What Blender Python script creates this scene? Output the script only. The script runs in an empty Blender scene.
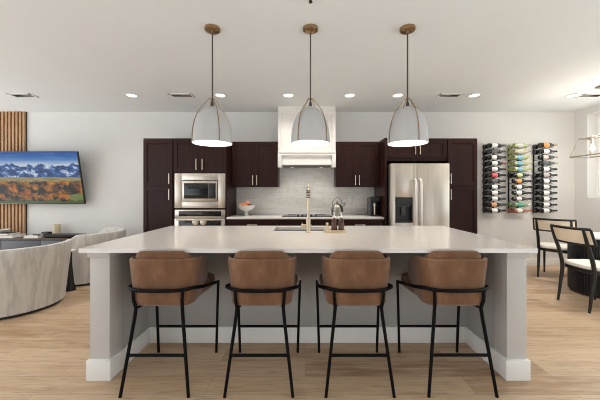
import bpy, bmesh, math, random
from math import sin, cos, pi, radians, sqrt, atan2
from mathutils import Vector, Matrix

SC = bpy.context.scene
COL = SC.collection

# ------------------------------------------------------------------ camera
cam_data = bpy.data.cameras.new('camera')
cam_data.sensor_width = 36.0
cam_data.lens = 280.0 * 36.0 / 600.0
cam_data.shift_x = -5.0 / 600.0
cam_data.shift_y = -7.0 / 600.0
cam_data.clip_start = 0.05
cam = bpy.data.objects.new('camera', cam_data)
COL.objects.link(cam)
cam.location = (0.0, 0.0, 1.297)
cam.rotation_euler = (radians(90), 0, 0)
SC.camera = cam

# ------------------------------------------------------------------ view, world
SC.view_settings.view_transform = 'Standard'
SC.view_settings.look = 'None'
SC.view_settings.gamma = 1.0
SC.view_settings.use_curve_mapping = False
SC.view_settings.exposure = 0.02
SC.cycles.use_denoising = True
SC.cycles.filter_width = 1.0
SC.cycles.max_bounces = 10
SC.cycles.diffuse_bounces = 6
SC.cycles.sample_clamp_indirect = 6.0
WORLD_STRENGTH = 3.4
BEHIND, SIDES = 0.15, 1.22
DOWNLIGHT_W = 8.5
PENDANT_W = 3.6

world = bpy.data.worlds.new('daylight')
SC.world = world
world.use_nodes = True
wn = world.node_tree
for n in list(wn.nodes):
    wn.nodes.remove(n)
w_out = wn.nodes.new('ShaderNodeOutputWorld')
w_bg = wn.nodes.new('ShaderNodeBackground')
w_co = wn.nodes.new('ShaderNodeTexCoord')
w_sep = wn.nodes.new('ShaderNodeSeparateXYZ')
w_rmp = wn.nodes.new('ShaderNodeMapRange')
wn.links.new(w_co.outputs['Generated'], w_sep.inputs[0])
# world gradient shaped to light the ceiling from below, dim at the horizon
w_ramp = wn.nodes.new('ShaderNodeValToRGB')
w_rmp.inputs['From Min'].default_value = -1.0
w_rmp.inputs['From Max'].default_value = 1.0
wn.links.new(w_sep.outputs['Z'], w_rmp.inputs['Value'])
wn.links.new(w_rmp.outputs[0], w_ramp.inputs[0])
cr = w_ramp.color_ramp
SKY_STOPS = ((0.0, 1.15), (0.36, 1.15), (0.45, 0.55), (0.55, 0.55), (0.62, 0.70), (1.0, 0.70))
while len(cr.elements) > 1:
    cr.elements.remove(cr.elements[-1])
cr.elements[0].position = SKY_STOPS[0][0]
cr.elements[0].color = (SKY_STOPS[0][1],) * 3 + (1,)
for pz, vz in SKY_STOPS[1:]:
    e = cr.elements.new(pz)
    e.color = (vz * 0.91, vz * 0.965, vz, 1)
wn.links.new(w_ramp.outputs[0], w_bg.inputs[0])
# raised towards both sides and lowered behind the camera, to shape the room's light
w_abs = wn.nodes.new('ShaderNodeMath'); w_abs.operation = 'ABSOLUTE'
wn.links.new(w_sep.outputs['X'], w_abs.inputs[0])
w_dir = wn.nodes.new('ShaderNodeMapRange')
w_dir.inputs['From Min'].default_value = 0.15
w_dir.inputs['From Max'].default_value = 0.55
w_dir.inputs['To Min'].default_value = WORLD_STRENGTH * BEHIND
w_dir.inputs['To Max'].default_value = WORLD_STRENGTH * SIDES
wn.links.new(w_abs.outputs[0], w_dir.inputs['Value'])
wn.links.new(w_dir.outputs[0], w_bg.inputs[1])
wn.links.new(w_bg.outputs[0], w_out.inputs[0])


# ------------------------------------------------------------------ materials
def lin(c):
    r = []
    for v in c:
        v = v / 255.0
        r.append(v / 12.92 if v <= 0.04045 else ((v + 0.055) / 1.055) ** 2.4)
    return (r[0], r[1], r[2], 1.0)


def new_mat(name):
    m = bpy.data.materials.new(name)
    m.use_nodes = True
    nt = m.node_tree
    b = nt.nodes['Principled BSDF']
    return m, nt, b


def N(nt, kind, **kw):
    n = nt.nodes.new(kind)
    for k, v in kw.items():
        setattr(n, k, v)
    return n


def L(nt, a, b):
    nt.links.new(a, b)


def math_node(nt, op, a, b=None, c=None):
    n = N(nt, 'ShaderNodeMath', operation=op)
    for i, v in enumerate((a, b, c)):
        if v is None:
            continue
        if isinstance(v, (int, float)):
            n.inputs[i].default_value = v
        else:
            L(nt, v, n.inputs[i])
    return n.outputs[0]


def mix_col(nt, fac, a, b):
    n = N(nt, 'ShaderNodeMix', data_type='RGBA')
    if isinstance(fac, (int, float)):
        n.inputs[0].default_value = fac
    else:
        L(nt, fac, n.inputs[0])
    for i, v in ((6, a), (7, b)):
        if isinstance(v, (tuple, list)):
            n.inputs[i].default_value = v
        else:
            L(nt, v, n.inputs[i])
    return n.outputs[2]


def ramp(nt, fac, stops):
    n = N(nt, 'ShaderNodeValToRGB')
    cr = n.color_ramp
    while len(cr.elements) > 1:
        cr.elements.remove(cr.elements[-1])
    cr.elements[0].position = stops[0][0]
    cr.elements[0].color = stops[0][1]
    for p, c in stops[1:]:
        e = cr.elements.new(p)
        e.color = c
    L(nt, fac, n.inputs[0])
    return n.outputs[0]


def noise(nt, vec, scale, detail=3.0, rough=0.55, stretch=None):
    if stretch:
        mp = N(nt, 'ShaderNodeMapping')
        mp.inputs['Scale'].default_value = stretch
        L(nt, vec, mp.inputs['Vector'])
        vec = mp.outputs[0]
    n = N(nt, 'ShaderNodeTexNoise')
    n.inputs['Scale'].default_value = scale
    n.inputs['Detail'].default_value = detail
    n.inputs['Roughness'].default_value = rough
    L(nt, vec, n.inputs['Vector'])
    return n.outputs['Fac']


def objco(nt):
    return N(nt, 'ShaderNodeTexCoord').outputs['Object']


def bump(nt, b, height, strength, dist=0.01):
    n = N(nt, 'ShaderNodeBump')
    n.inputs['Strength'].default_value = strength
    n.inputs['Distance'].default_value = dist
    L(nt, height, n.inputs['Height'])
    L(nt, n.outputs[0], b.inputs['Normal'])


def mat(name, c, rough=0.5, metal=0.0, var=0.06, scale=8.0, stretch=None, bmp=0.0, spec=None, coat=0.0):
    """a plain surface with a slight procedural variation of its own colour"""
    m, nt, b = new_mat(name)
    co = objco(nt)
    f = noise(nt, co, scale, 3.0, 0.6, stretch)
    a = lin(c)
    lo = tuple(max(0, v * (1 - var)) for v in a[:3]) + (1,)
    hi = tuple(min(1, v * (1 + var)) for v in a[:3]) + (1,)
    L(nt, ramp(nt, f, [(0.3, lo), (0.7, hi)]), b.inputs['Base Color'])
    b.inputs['Roughness'].default_value = rough
    b.inputs['Metallic'].default_value = metal
    if spec is not None:
        b.inputs['Specular IOR Level'].default_value = spec
    if coat:
        b.inputs['Coat Weight'].default_value = coat
    if bmp:
        bump(nt, b, f, bmp)
    return m


def emit_mat(name, c, strength):
    m, nt, b = new_mat(name)
    b.inputs['Base Color'].default_value = lin(c)
    b.inputs['Emission Color'].default_value = lin(c)
    b.inputs['Emission Strength'].default_value = strength
    return m


def floor_mat():
    m, nt, b = new_mat('oak_planks')
    co = objco(nt)
    br = N(nt, 'ShaderNodeTexBrick')
    br.offset = 0.37
    br.offset_frequency = 2
    br.inputs['Scale'].default_value = 1.0
    br.inputs['Brick Width'].default_value = 1.75
    br.inputs['Row Height'].default_value = 0.18
    br.inputs['Mortar Size'].default_value = 0.0014
    br.inputs['Mortar Smooth'].default_value = 0.3
    br.inputs['Color1'].default_value = (0, 0, 0, 1)
    br.inputs['Color2'].default_value = (1, 1, 1, 1)
    br.inputs['Mortar'].default_value = (0.5, 0.5, 0.5, 1)
    L(nt, co, br.inputs['Vector'])
    sep = N(nt, 'ShaderNodeSeparateColor')
    L(nt, br.outputs['Color'], sep.inputs[0])
    tone = sep.outputs[0]
    # grain, shifted per plank
    add = N(nt, 'ShaderNodeVectorMath', operation='MULTIPLY_ADD')
    L(nt, br.outputs['Color'], add.inputs[0])
    add.inputs[1].default_value = (7.3, 3.1, 0)
    L(nt, co, add.inputs[2])
    g1 = noise(nt, add.outputs[0], 2.2, 5, 0.6, (0.9, 9.0, 1))
    g2 = noise(nt, add.outputs[0], 6.0, 4, 0.65, (0.8, 16.0, 1))
    knots = noise(nt, add.outputs[0], 1.6, 2, 0.5, (1.0, 2.4, 1))
    base = ramp(nt, tone, [(0.0, lin((146, 113, 82))), (0.3, lin((186, 156, 124))), (0.65, lin((202, 174, 143))), (1.0, lin((166, 134, 102)))])
    c1 = mix_col(nt, ramp(nt, g1, [(0.40, (0, 0, 0, 1)), (0.68, (0.8, 0.8, 0.8, 1))]), base, lin((206, 181, 153)))
    c2 = mix_col(nt, ramp(nt, g2, [(0.52, (0, 0, 0, 1)), (0.70, (0.7, 0.7, 0.7, 1))]), c1, lin((132, 100, 71)))
    c3 = mix_col(nt, ramp(nt, knots, [(0.66, (0, 0, 0, 1)), (0.80, (0.55, 0.55, 0.55, 1))]), c2, lin((120, 88, 62)))
    c4 = mix_col(nt, math_node(nt, 'MULTIPLY', br.outputs['Fac'], 0.5), c3, lin((96, 72, 52)))
    L(nt, c4, b.inputs['Base Color'])
    b.inputs['Roughness'].default_value = 0.42
    b.inputs['Specular IOR Level'].default_value = 0.35
    bump(nt, b, math_node(nt, 'SUBTRACT', g2, br.outputs['Fac']), 0.10, 0.004)
    return m


def wood_mat(name, dark, light, rough=0.45, stretch=(1, 1, 12), spec=0.3):
    m, nt, b = new_mat(name)
    co = objco(nt)
    st = tuple(1.0 if s > 2 else 9.0 for s in stretch)
    g = noise(nt, co, 3.0, 5, 0.6, st)
    L(nt, ramp(nt, g, [(0.25, lin(dark)), (0.75, lin(light))]), b.inputs['Base Color'])
    b.inputs['Roughness'].default_value = rough
    b.inputs['Specular IOR Level'].default_value = spec
    bump(nt, b, g, 0.05, 0.003)
    return m


def marble_fabric():
    m, nt, b = new_mat('streaked_velvet')
    co = objco(nt)
    f = noise(nt, co, 2.4, 4, 0.6, (1.7, 1.7, 0.22))
    f2 = noise(nt, co, 30, 2, 0.6)
    c = ramp(nt, f, [(0.28, lin((140, 134, 128))), (0.40, lin((184, 179, 172))), (0.50, lin((200, 195, 188))), (0.56, lin((176, 170, 163))), (0.62, lin((198, 193, 186))), (0.85, lin((206, 201, 194)))])
    L(nt, c, b.inputs['Base Color'])
    b.inputs['Roughness'].default_value = 0.75
    b.inputs['Sheen Weight'].default_value = 0.25
    bump(nt, b, f2, 0.15, 0.003)
    return m


def cane_mat():
    m, nt, b = new_mat('woven_cane')
    co = objco(nt)
    ch = N(nt, 'ShaderNodeTexChecker')
    ch.inputs['Scale'].default_value = 130
    L(nt, co, ch.inputs['Vector'])
    f = noise(nt, co, 9, 3)
    base = ramp(nt, f, [(0.3, lin((240, 224, 200))), (0.7, lin((248, 236, 216)))])
    L(nt, mix_col(nt, math_node(nt, 'MULTIPLY', ch.outputs['Fac'], 0.25), base, lin((220, 196, 164))), b.inputs['Base Color'])
    b.inputs['Roughness'].default_value = 0.6
    return m


def tile_mat():
    m, nt, b = new_mat('pale_marble_tile')
    co = objco(nt)
    mp = N(nt, 'ShaderNodeMapping')
    mp.inputs['Rotation'].default_value = (radians(90), 0, 0)
    L(nt, co, mp.inputs['Vector'])
    br = N(nt, 'ShaderNodeTexBrick')
    br.offset = 0.5
    br.inputs['Scale'].default_value = 1.0
    br.inputs['Brick Width'].default_value = 0.30
    br.inputs['Row Height'].default_value = 0.10
    br.inputs['Mortar Size'].default_value = 0.0015
    br.inputs['Color1'].default_value = lin((240, 235, 228))
    br.inputs['Color2'].default_value = lin((230, 225, 218))
    br.inputs['Mortar'].default_value = lin((208, 203, 196))
    L(nt, mp.outputs[0], br.inputs['Vector'])
    v = noise(nt, co, 3.5, 6, 0.65, (1, 1, 2.2))
    veins = ramp(nt, v, [(0.46, (0, 0, 0, 1)), (0.5, (0.25, 0.25, 0.25, 1)), (0.54, (0, 0, 0, 1))])
    L(nt, mix_col(nt, veins, br.outputs['Color'], lin((182, 176, 170))), b.inputs['Base Color'])
    b.inputs['Roughness'].default_value = 0.25
    bump(nt, b, math_node(nt, 'SUBTRACT', 1.0, br.outputs['Fac']), 0.2, 0.002)
    return m


def screen_mat():
    """landscape on the television: blue sky, snowy blue peaks, autumn trees"""
    m, nt, b = new_mat('television_picture')
    uv = N(nt, 'ShaderNodeUVMap').outputs[0]
    s = N(nt, 'ShaderNodeSeparateXYZ')
    L(nt, uv, s.inputs[0])
    u, v = s.outputs[0], s.outputs[1]
    cl = noise(nt, uv, 2.0, 4, 0.6, (1.6, 9.0, 1))
    sky = ramp(nt, v, [(0.62, lin((176, 190, 214))), (0.76, lin((196, 206, 226))), (0.85, lin((70, 126, 190))), (0.92, lin((16, 92, 170))), (1.0, lin((6, 72, 150)))])
    sky = mix_col(nt, ramp(nt, cl, [(0.5, (0, 0, 0, 1)), (0.72, (0.6, 0.6, 0.6, 1))]), sky, lin((120, 158, 206)))
    # ridge line
    cu = N(nt, 'ShaderNodeCombineXYZ')
    L(nt, u, cu.inputs[0])
    rg = noise(nt, cu.outputs[0], 6.0, 5, 0.6)
    ridge = math_node(nt, 'MULTIPLY_ADD', rg, 0.42, 0.535)
    is_mtn = math_node(nt, 'LESS_THAN', v, ridge)
    mm = noise(nt, uv, 4.5, 5, 0.65, (2.4, 2.0, 1))
    peaks = ramp(nt, mm, [(0.30, lin((14, 24, 50))), (0.46, lin((28, 64, 122))), (0.55, lin((62, 108, 168))), (0.62, lin((206, 216, 232))), (0.8, lin((240, 242, 248)))])
    c = mix_col(nt, is_mtn, sky, peaks)
    # plain
    pl = noise(nt, uv, 4.0, 3, 0.5, (2, 14, 1))
    plain = ramp(nt, pl, [(0.3, lin((96, 92, 58))), (0.6, lin((168, 150, 96))), (0.8, lin((120, 128, 128)))])
    c = mix_col(nt, math_node(nt, 'LESS_THAN', v, 0.515), c, plain)
    # trees
    tt = noise(nt, uv, 4.2, 5, 0.7, (2.0, 1.3, 1))
    hue = noise(nt, uv, 2.6, 2, 0.5, (2.2, 1, 1))
    tcol = ramp(nt, hue, [(0.36, lin((196, 92, 14))), (0.5, lin((206, 134, 26))), (0.6, lin((136, 66, 18))), (0.72, lin((112, 82, 20)))])
    trees = mix_col(nt, ramp(nt, tt, [(0.45, (0, 0, 0, 1)), (0.62, (1, 1, 1, 1))]), lin((22, 17, 8)), tcol)
    edge = math_node(nt, 'MULTIPLY_ADD', noise(nt, cu.outputs[0], 14.0, 3, 0.6), 0.12, 0.37)
    c = mix_col(nt, math_node(nt, 'LESS_THAN', v, edge), c, trees)
    gx = math_node(nt, 'GREATER_THAN', u, 0.86)
    gy = math_node(nt, 'LESS_THAN', v, math_node(nt, 'MULTIPLY_ADD', rg, 0.1, 0.13))
    c = mix_col(nt, math_node(nt, 'MULTIPLY', gx, gy), c, lin((112, 124, 66)))
    low = math_node(nt, 'LESS_THAN', v, math_node(nt, 'MULTIPLY_ADD', tt, 0.2, -0.045))
    c = mix_col(nt, low, c, lin((70, 88, 48)))
    b.inputs['Base Color'].default_value = (0.01, 0.01, 0.01, 1)
    b.inputs['Roughness'].default_value = 0.25
    L(nt, c, b.inputs['Emission Color'])
    b.inputs['Emission Strength'].default_value = 0.78
    b.inputs['Specular IOR Level'].default_value = 0.15
    return m


def glass_mat():
    m, nt, b = new_mat('window_glass')
    nt.nodes.remove(b)
    tr = N(nt, 'ShaderNodeBsdfTransparent')
    tr.inputs[0].default_value = (0.96, 0.98, 0.97, 1)
    gl = N(nt, 'ShaderNodeBsdfGlossy')
    gl.inputs['Roughness'].default_value = 0.02
    fr = N(nt, 'ShaderNodeFresnel')
    fr.inputs[0].default_value = 1.3
    mx = N(nt, 'ShaderNodeMixShader')
    L(nt, fr.outputs[0], mx.inputs[0])
    L(nt, tr.outputs[0], mx.inputs[1])
    L(nt, gl.outputs[0], mx.inputs[2])
    L(nt, mx.outputs[0], nt.nodes['Material Output'].inputs[0])
    return m


M = {}
M['floor'] = floor_mat()
M['wall'] = mat('wall_paint', (213, 211, 208), 0.8, var=0.02, scale=3)
M['ceiling'] = mat('ceiling_paint', (217, 218, 217), 0.9, var=0.015, scale=2)
M['trim'] = mat('white_trim_paint', (226, 224, 220), 0.45, var=0.015)
M['white_wood'] = mat('white_hood_paint', (224, 219, 212), 0.5, var=0.015)
M['island'] = mat('warm_grey_island_paint', (190, 186, 181), 0.5, var=0.02)
M['island_shaded'] = mat('shaded_island_paint', (166, 163, 159), 0.5, var=0.02)  # island paint darkened to stand in for the shade under the worktop
M['quartz'] = mat('white_quartz', (218, 213, 208), 0.16, var=0.02, scale=25, spec=0.5)
M['espresso'] = wood_mat('espresso_wood', (29, 11, 8), (48, 22, 16), 0.36, (1, 1, 12), 0.22)
M['black_recess'] = mat('black_toe_kick', (24, 20, 19), 0.6)
M['steel'] = mat('brushed_steel', (206, 196, 184), 0.30, 0.9, var=0.07, scale=3, stretch=(14, 14, 0.4))
M['bright_steel'] = mat('bright_steel', (232, 226, 218), 0.35, 0.75, var=0.03)
M['steel_dark'] = mat('dark_steel', (96, 92, 88), 0.35, 0.8)
M['lantern_metal'] = mat('pewter', (150, 142, 130), 0.4, 0.7, var=0.05)
M['nickel'] = mat('brushed_nickel', (214, 200, 184), 0.28, 1.0, var=0.04)
M['black_glass'] = mat('black_glass', (14, 14, 16), 0.08, var=0.05)
M['black_plastic'] = mat('black_plastic', (22, 22, 23), 0.35, var=0.1)
M['grey_plastic'] = mat('grey_plastic', (74, 74, 76), 0.4)
M['tile'] = tile_mat()
M['suede'] = None
M['black_metal'] = mat('black_powder_coat', (8, 7, 8), 0.5, 0.0, var=0.08, spec=0.12)
M['brass'] = mat('aged_brass', (168, 140, 106), 0.3, 1.0, var=0.08)
M['champagne'] = mat('champagne_brass', (194, 176, 152), 0.34, 1.0, var=0.05)
M['rod'] = mat('dark_bronze_rod', (84, 78, 74), 0.4, 0.6)
M['shade_out'] = mat('matte_grey_shade', (180, 179, 178), 0.6, var=0.015)
M['shade_in'] = mat('white_shade_lining', (246, 240, 230), 0.7, var=0.01)
M['bulb'] = emit_mat('warm_bulb', (255, 226, 186), 5.0)
M['lens'] = emit_mat('downlight_lens', (255, 232, 200), 2.6)
M['hood_lens'] = emit_mat('hood_lens', (255, 240, 220), 0.7)
M['lantern_bulb'] = emit_mat('filament_bulb', (255, 214, 160), 1.6)
M['velvet'] = marble_fabric()
M['black_wood'] = mat('black_stained_wood', (20, 19, 19), 0.38, var=0.15, scale=6, stretch=(6, 6, 0.6))
M['cane'] = cane_mat()
M['cream'] = mat('cream_seat_fabric', (226, 222, 211), 0.85, var=0.03, scale=40, bmp=0.1)
M['slat_oak'] = wood_mat('oak_slat', (150, 112, 78), (196, 156, 118), 0.55)
M['felt'] = mat('dark_felt', (40, 28, 24), 0.95)
M['console'] = mat('charcoal_lacquer', (70, 70, 74), 0.4, var=0.05)
M['console_top'] = wood_mat('smoked_wood', (80, 66, 58), (104, 88, 78), 0.32, (12, 1, 1))
M['white_ceramic'] = mat('white_ceramic', (232, 228, 220), 0.3, var=0.02)
M['paper_white'] = mat('white_paper', (226, 222, 216), 0.7)
M['wax'] = mat('cream_wax', (208, 192, 160), 0.6, var=0.05)
M['amber'] = mat('amber_glass', (62, 32, 22), 0.12, var=0.12)
M['tray'] = mat('travertine', (206, 186, 158), 0.5, var=0.12, scale=30)
M['kettle'] = mat('polished_steel', (150, 147, 136), 0.3, 1.0, var=0.06)
M['glass'] = glass_mat()
M['screen'] = screen_mat()
M['grille'] = mat('vent_grey', (150, 147, 142), 0.6)
M['dark'] = mat('dark_metal', (38, 36, 35), 0.5, 0.4)
M['orange'] = mat('orange_peel', (222, 128, 62), 0.5, var=0.1, scale=60, bmp=0.1)
M['red_apple'] = mat('red_apple_skin', (170, 52, 44), 0.3, var=0.25, scale=20)
M['peach'] = mat('peach_skin', (226, 150, 122), 0.6, var=0.12, scale=20)
M['plum'] = mat('plum_skin', (84, 36, 40), 0.35, var=0.2, scale=20)


def suede_mat():
    m, nt, b = new_mat('brown_suede')
    co = objco(nt)
    f = noise(nt, co, 7, 3, 0.55, (1.5, 1.5, 0.6))
    f2 = noise(nt, co, 120, 2, 0.6)
    L(nt, ramp(nt, f, [(0.32, lin((106, 74, 52))), (0.55, lin((120, 86, 62))), (0.75, lin((138, 104, 79)))]), b.inputs['Base Color'])
    b.inputs['Roughness'].default_value = 0.85
    b.inputs['Sheen Weight'].default_value = 0.2
    b.inputs['Specular IOR Level'].default_value = 0.2
    bump(nt, b, f2, 0.12, 0.002)
    return m


M['suede'] = suede_mat()
_flat = {}


def colour_mat(name, c, rough=0.4, metal=0.0):
    k = (name, c)
    if k not in _flat:
        _flat[k] = mat(name, c, rough, metal, var=0.06, scale=20)
    return _flat[k]


# ------------------------------------------------------------------ mesh building
class MB:
    def __init__(self):
        self.bm = bmesh.new()

    def box(self, x0, x1, y0, y1, z0, z1, bev=0.0, seg=2):
        bm = self.bm
        vs = [bm.verts.new(p) for p in ((x0, y0, z0), (x1, y0, z0), (x1, y1, z0), (x0, y1, z0), (x0, y0, z1), (x1, y0, z1), (x1, y1, z1), (x0, y1, z1))]
        fs = [bm.faces.new([vs[i] for i in q]) for q in ((3, 2, 1, 0), (4, 5, 6, 7), (0, 1, 5, 4), (1, 2, 6, 5), (2, 3, 7, 6), (3, 0, 4, 7))]
        if bev > 0:
            es = {e for f in fs for e in f.edges}
            bmesh.ops.bevel(bm, geom=list(es), offset=bev, segments=seg, affect='EDGES', profile=0.5)
        return self

    def loft(self, rings, closed=True, cap=True):
        """rings: list of lists of points, joined one to the next"""
        bm = self.bm
        R = [[bm.verts.new(p) for p in r] for r in rings]
        n = len(R[0])
        for a, b in zip(R[:-1], R[1:]):
            for i in range(n if closed else n - 1):
                j = (i + 1) % n
                bm.faces.new((a[i], a[j], b[j], b[i]))
        if cap and closed:
            bm.faces.new(list(reversed(R[0])))
            bm.faces.new(R[-1])
        return self

    def tube(self, pts, r, n=10, closed=False, sz=1.0):
        """a round bar along pts; r a number or one per point; sz stretches it vertically"""
        P = [Vector(p) for p in pts]
        k = len(P)
        rr = r if isinstance(r, (list, tuple)) else [r] * k
        rings = []
        up = None
        for i in range(k):
            if closed:
                t = (P[(i + 1) % k] - P[i - 1]).normalized()
            else:
                t = (P[min(i + 1, k - 1)] - P[max(i - 1, 0)]).normalized()
            if up is None:
                up = Vector((0, 0, 1)) if abs(t.z) < 0.9 else Vector((1, 0, 0))
            s = t.cross(up)
            if s.length < 1e-6:
                s = t.orthogonal()
            s.normalize()
            w = s.cross(t).normalized()
            up = w
            rings.append([P[i] + s * (cos(2 * pi * q / n) * rr[i]) + w * (sin(2 * pi * q / n) * rr[i] * sz) for q in range(n)])
        if closed:
            rings.append(rings[0])
            return self.loft(rings, True, False)
        return self.loft(rings, True, True)

    def lathe(self, prof, c=(0, 0, 0), n=32, cap=True):
        rings = []
        for r, z in prof:
            r = max(r, 1e-4)
            rings.append([(c[0] + r * cos(2 * pi * q / n), c[1] + r * sin(2 * pi * q / n), c[2] + z) for q in range(n)])
        return self.loft(rings, True, cap)

    def ball(self, c, r, n=20, m=12, sz=1.0):
        prof = [(r * sin(pi * i / m), -r * sz * cos(pi * i / m)) for i in range(m + 1)]
        return self.lathe(prof, c, n)

    def build(self, name, material, parent=None, smooth=True, angle=38, loc=None):
        """ONE mesh object; shapes given in world coordinates when the thing says so"""
        bm = self.bm
        bmesh.ops.remove_doubles(bm, verts=bm.verts[:], dist=1e-6)
        bmesh.ops.recalc_face_normals(bm, faces=bm.faces[:])
        off = Vector(OFF.get(parent.name, (0, 0, 0))) if parent else Vector((0, 0, 0))
        if loc is not None:
            off = Vector(loc)
        if off.length > 0:
            bmesh.ops.translate(bm, verts=bm.verts[:], vec=-off)
        me = bpy.data.meshes.new(name)
        bm.to_mesh(me)
        bm.free()
        if smooth:
            for p in me.polygons:
                p.use_smooth = True
            me.set_sharp_from_angle(angle=radians(angle))
        me.materials.append(material)
        o = bpy.data.objects.new(name, me)
        COL.objects.link(o)
        if parent:
            o.parent = parent
            OFF[o.name] = tuple(off)
        elif loc is not None:
            o.location = loc
            OFF[o.name] = tuple(off)
        return o


OFF = {}


def tag(o, label=None, cat=None, group=None, kind=None):
    if label:
        o['label'] = label
    if cat:
        o['category'] = cat
    if group:
        o['group'] = group
    if kind:
        o['kind'] = kind
    return o


def thing(name, label, cat, loc=(0, 0, 0), rotz=0.0, group=None, world_coords=True):
    """an Empty at the thing's base that parents its parts"""
    o = bpy.data.objects.new(name, None)
    o.empty_display_size = 0.1
    COL.objects.link(o)
    o.location = loc
    o.rotation_euler = (0, 0, rotz)
    OFF[o.name] = tuple(loc) if world_coords else (0, 0, 0)
    return tag(o, label, cat, group)


def copy_tree(o, parent=None):
    c = o.copy()
    COL.objects.link(c)
    if parent:
        c.parent = parent
    for ch in list(o.children):
        copy_tree(ch, c)
    return c


def structure(o):
    o['kind'] = 'structure'
    return o


def catmull(pts, k=6):
    P = [Vector(p) for p in pts]
    out = []
    for i in range(len(P) - 1):
        p0 = P[max(i - 1, 0)]
        p1, p2 = P[i], P[i + 1]
        p3 = P[min(i + 2, len(P) - 1)]
        for q in range(k):
            t = q / k
            out.append(0.5 * ((2 * p1) + (p2 - p0) * t + (2 * p0 - 5 * p1 + 4 * p2 - p3) * t * t + (3 * p1 - p0 - 3 * p2 + p3) * t ** 3))
    out.append(P[-1])
    return out


def superellipse(cx, cy, a, b, z, e=4.0, n=40):
    pts = []
    for q in range(n):
        t = 2 * pi * q / n
        c, s = cos(t), sin(t)
        pts.append((cx + a * math.copysign(abs(c) ** (2 / e), c), cy + b * math.copysign(abs(s) ** (2 / e), s), z))
    return pts


# ------------------------------------------------------------------ the setting
WY = 4.99          # back wall
WX = 4.81          # right wall
CH = 2.74          # ceiling
ROOM_Y0 = -1.5     # the room opens to the daylight behind the camera and on the left

structure(MB().box(-6.6, WX + 0.2, ROOM_Y0, WY + 0.12, -0.05, 0.0).build('floor', M['floor'], smooth=False))
structure(MB().box(-6.6, WX + 0.2, ROOM_Y0, WY + 0.12, CH, CH + 0.1).build('ceiling', M['ceiling'], smooth=False))
structure(MB().box(-6.6, WX + 0.2, WY, WY + 0.12, 0.0, CH).build('wall_back', M['wall'], smooth=False))
WIN = (3.15, 4.772, 1.215, 2.63)
wr = MB()
WIN2 = (-1.2, 2.75, 0.08, 2.45)
wr.box(WX, WX + 0.2, ROOM_Y0, WIN2[0], 0.0, CH)
wr.box(WX, WX + 0.2, WIN2[1], WIN[0], 0.0, CH)
wr.box(WX, WX + 0.2, WIN2[0], WIN2[1], 0.0, WIN2[2])
wr.box(WX, WX + 0.2, WIN2[0], WIN2[1], WIN2[3], CH)
wr.box(WX, WX + 0.2, WIN[1], WY, 0.0, CH)
wr.box(WX, WX + 0.2, WIN[0], WIN[1], 0.0, WIN[2])
wr.box(WX, WX + 0.2, WIN[0], WIN[1], WIN[3], CH)
structure(wr.build('wall_right', M['wall'], smooth=False))
w1 = bpy.data.objects.new('window_1', None)
COL.objects.link(w1)
w1.location = (WX + 0.17, (WIN[0] + WIN[1]) / 2, WIN[2])
OFF[w1.name] = tuple(w1.location)
structure(w1)
f = MB()
fx0, fx1 = WX + 0.155, WX + 0.195
f.box(fx0, fx1, WIN[0], WIN[0] + 0.05, WIN[2] + 0.05, WIN[3] - 0.05)
f.box(fx0, fx1, WIN[1] - 0.05, WIN[1], WIN[2] + 0.05, WIN[3] - 0.05)
f.box(fx0, fx1, WIN[0], WIN[1], WIN[2], WIN[2] + 0.05)
f.box(fx0, fx1, WIN[0], WIN[1], WIN[3] - 0.05, WIN[3])
f.box(fx0 + 0.001, fx1 - 0.001, WIN[0] + 0.05, WIN[1] - 0.05, 1.90, 1.95)
f.build('window_frame', M['trim'], w1, smooth=False)
MB().box(WX + 0.172, WX + 0.178, WIN[0] + 0.04, WIN[1] - 0.04, WIN[2] + 0.04, WIN[3] - 0.04).build('window_glass', M['glass'], w1, smooth=False)


w2 = bpy.data.objects.new('window_2', None)
COL.objects.link(w2)
w2.location = (WX + 0.17, (WIN2[0] + WIN2[1]) / 2, WIN2[2])
OFF[w2.name] = tuple(w2.location)
structure(w2)
f = MB()
f.box(fx0, fx1, WIN2[0], WIN2[1], WIN2[2], WIN2[2] + 0.06)
f.box(fx0, fx1, WIN2[0], WIN2[1], WIN2[3] - 0.06, WIN2[3])
for yy in (WIN2[0], (WIN2[0] + WIN2[1]) / 2 - 0.03, WIN2[1] - 0.06):
    f.box(fx0, fx1, yy, yy + 0.06, WIN2[2] + 0.06, WIN2[3] - 0.06)
f.build('window_frame', M['trim'], w2, smooth=False)
MB().box(WX + 0.172, WX + 0.178, WIN2[0] + 0.04, WIN2[1] - 0.04, WIN2[2] + 0.04, WIN2[3] - 0.04).build('window_glass', M['glass'], w2, smooth=False)
# the wall behind the camera ends above a wide opening
structure(MB().box(-6.6, WX + 0.2, ROOM_Y0 - 0.12, ROOM_Y0, 2.05, CH).build('wall_front', M['wall'], smooth=False))


def baseboard(name, segs):
    b = MB()
    for s in segs:
        b.box(*s, bev=0.004)
    return structure(b.build(name, M['trim']))


baseboard('baseboard_back', [(2.72, WX - 0.001, WY - 0.016, WY - 0.001, 0.001, 0.14), (-4.93, -2.55, WY - 0.016, WY - 0.001, 0.001, 0.14)])
baseboard('baseboard_right', [(WX - 0.016, WX - 0.001, 2.76, WY - 0.02, 0.001, 0.14)])

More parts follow.
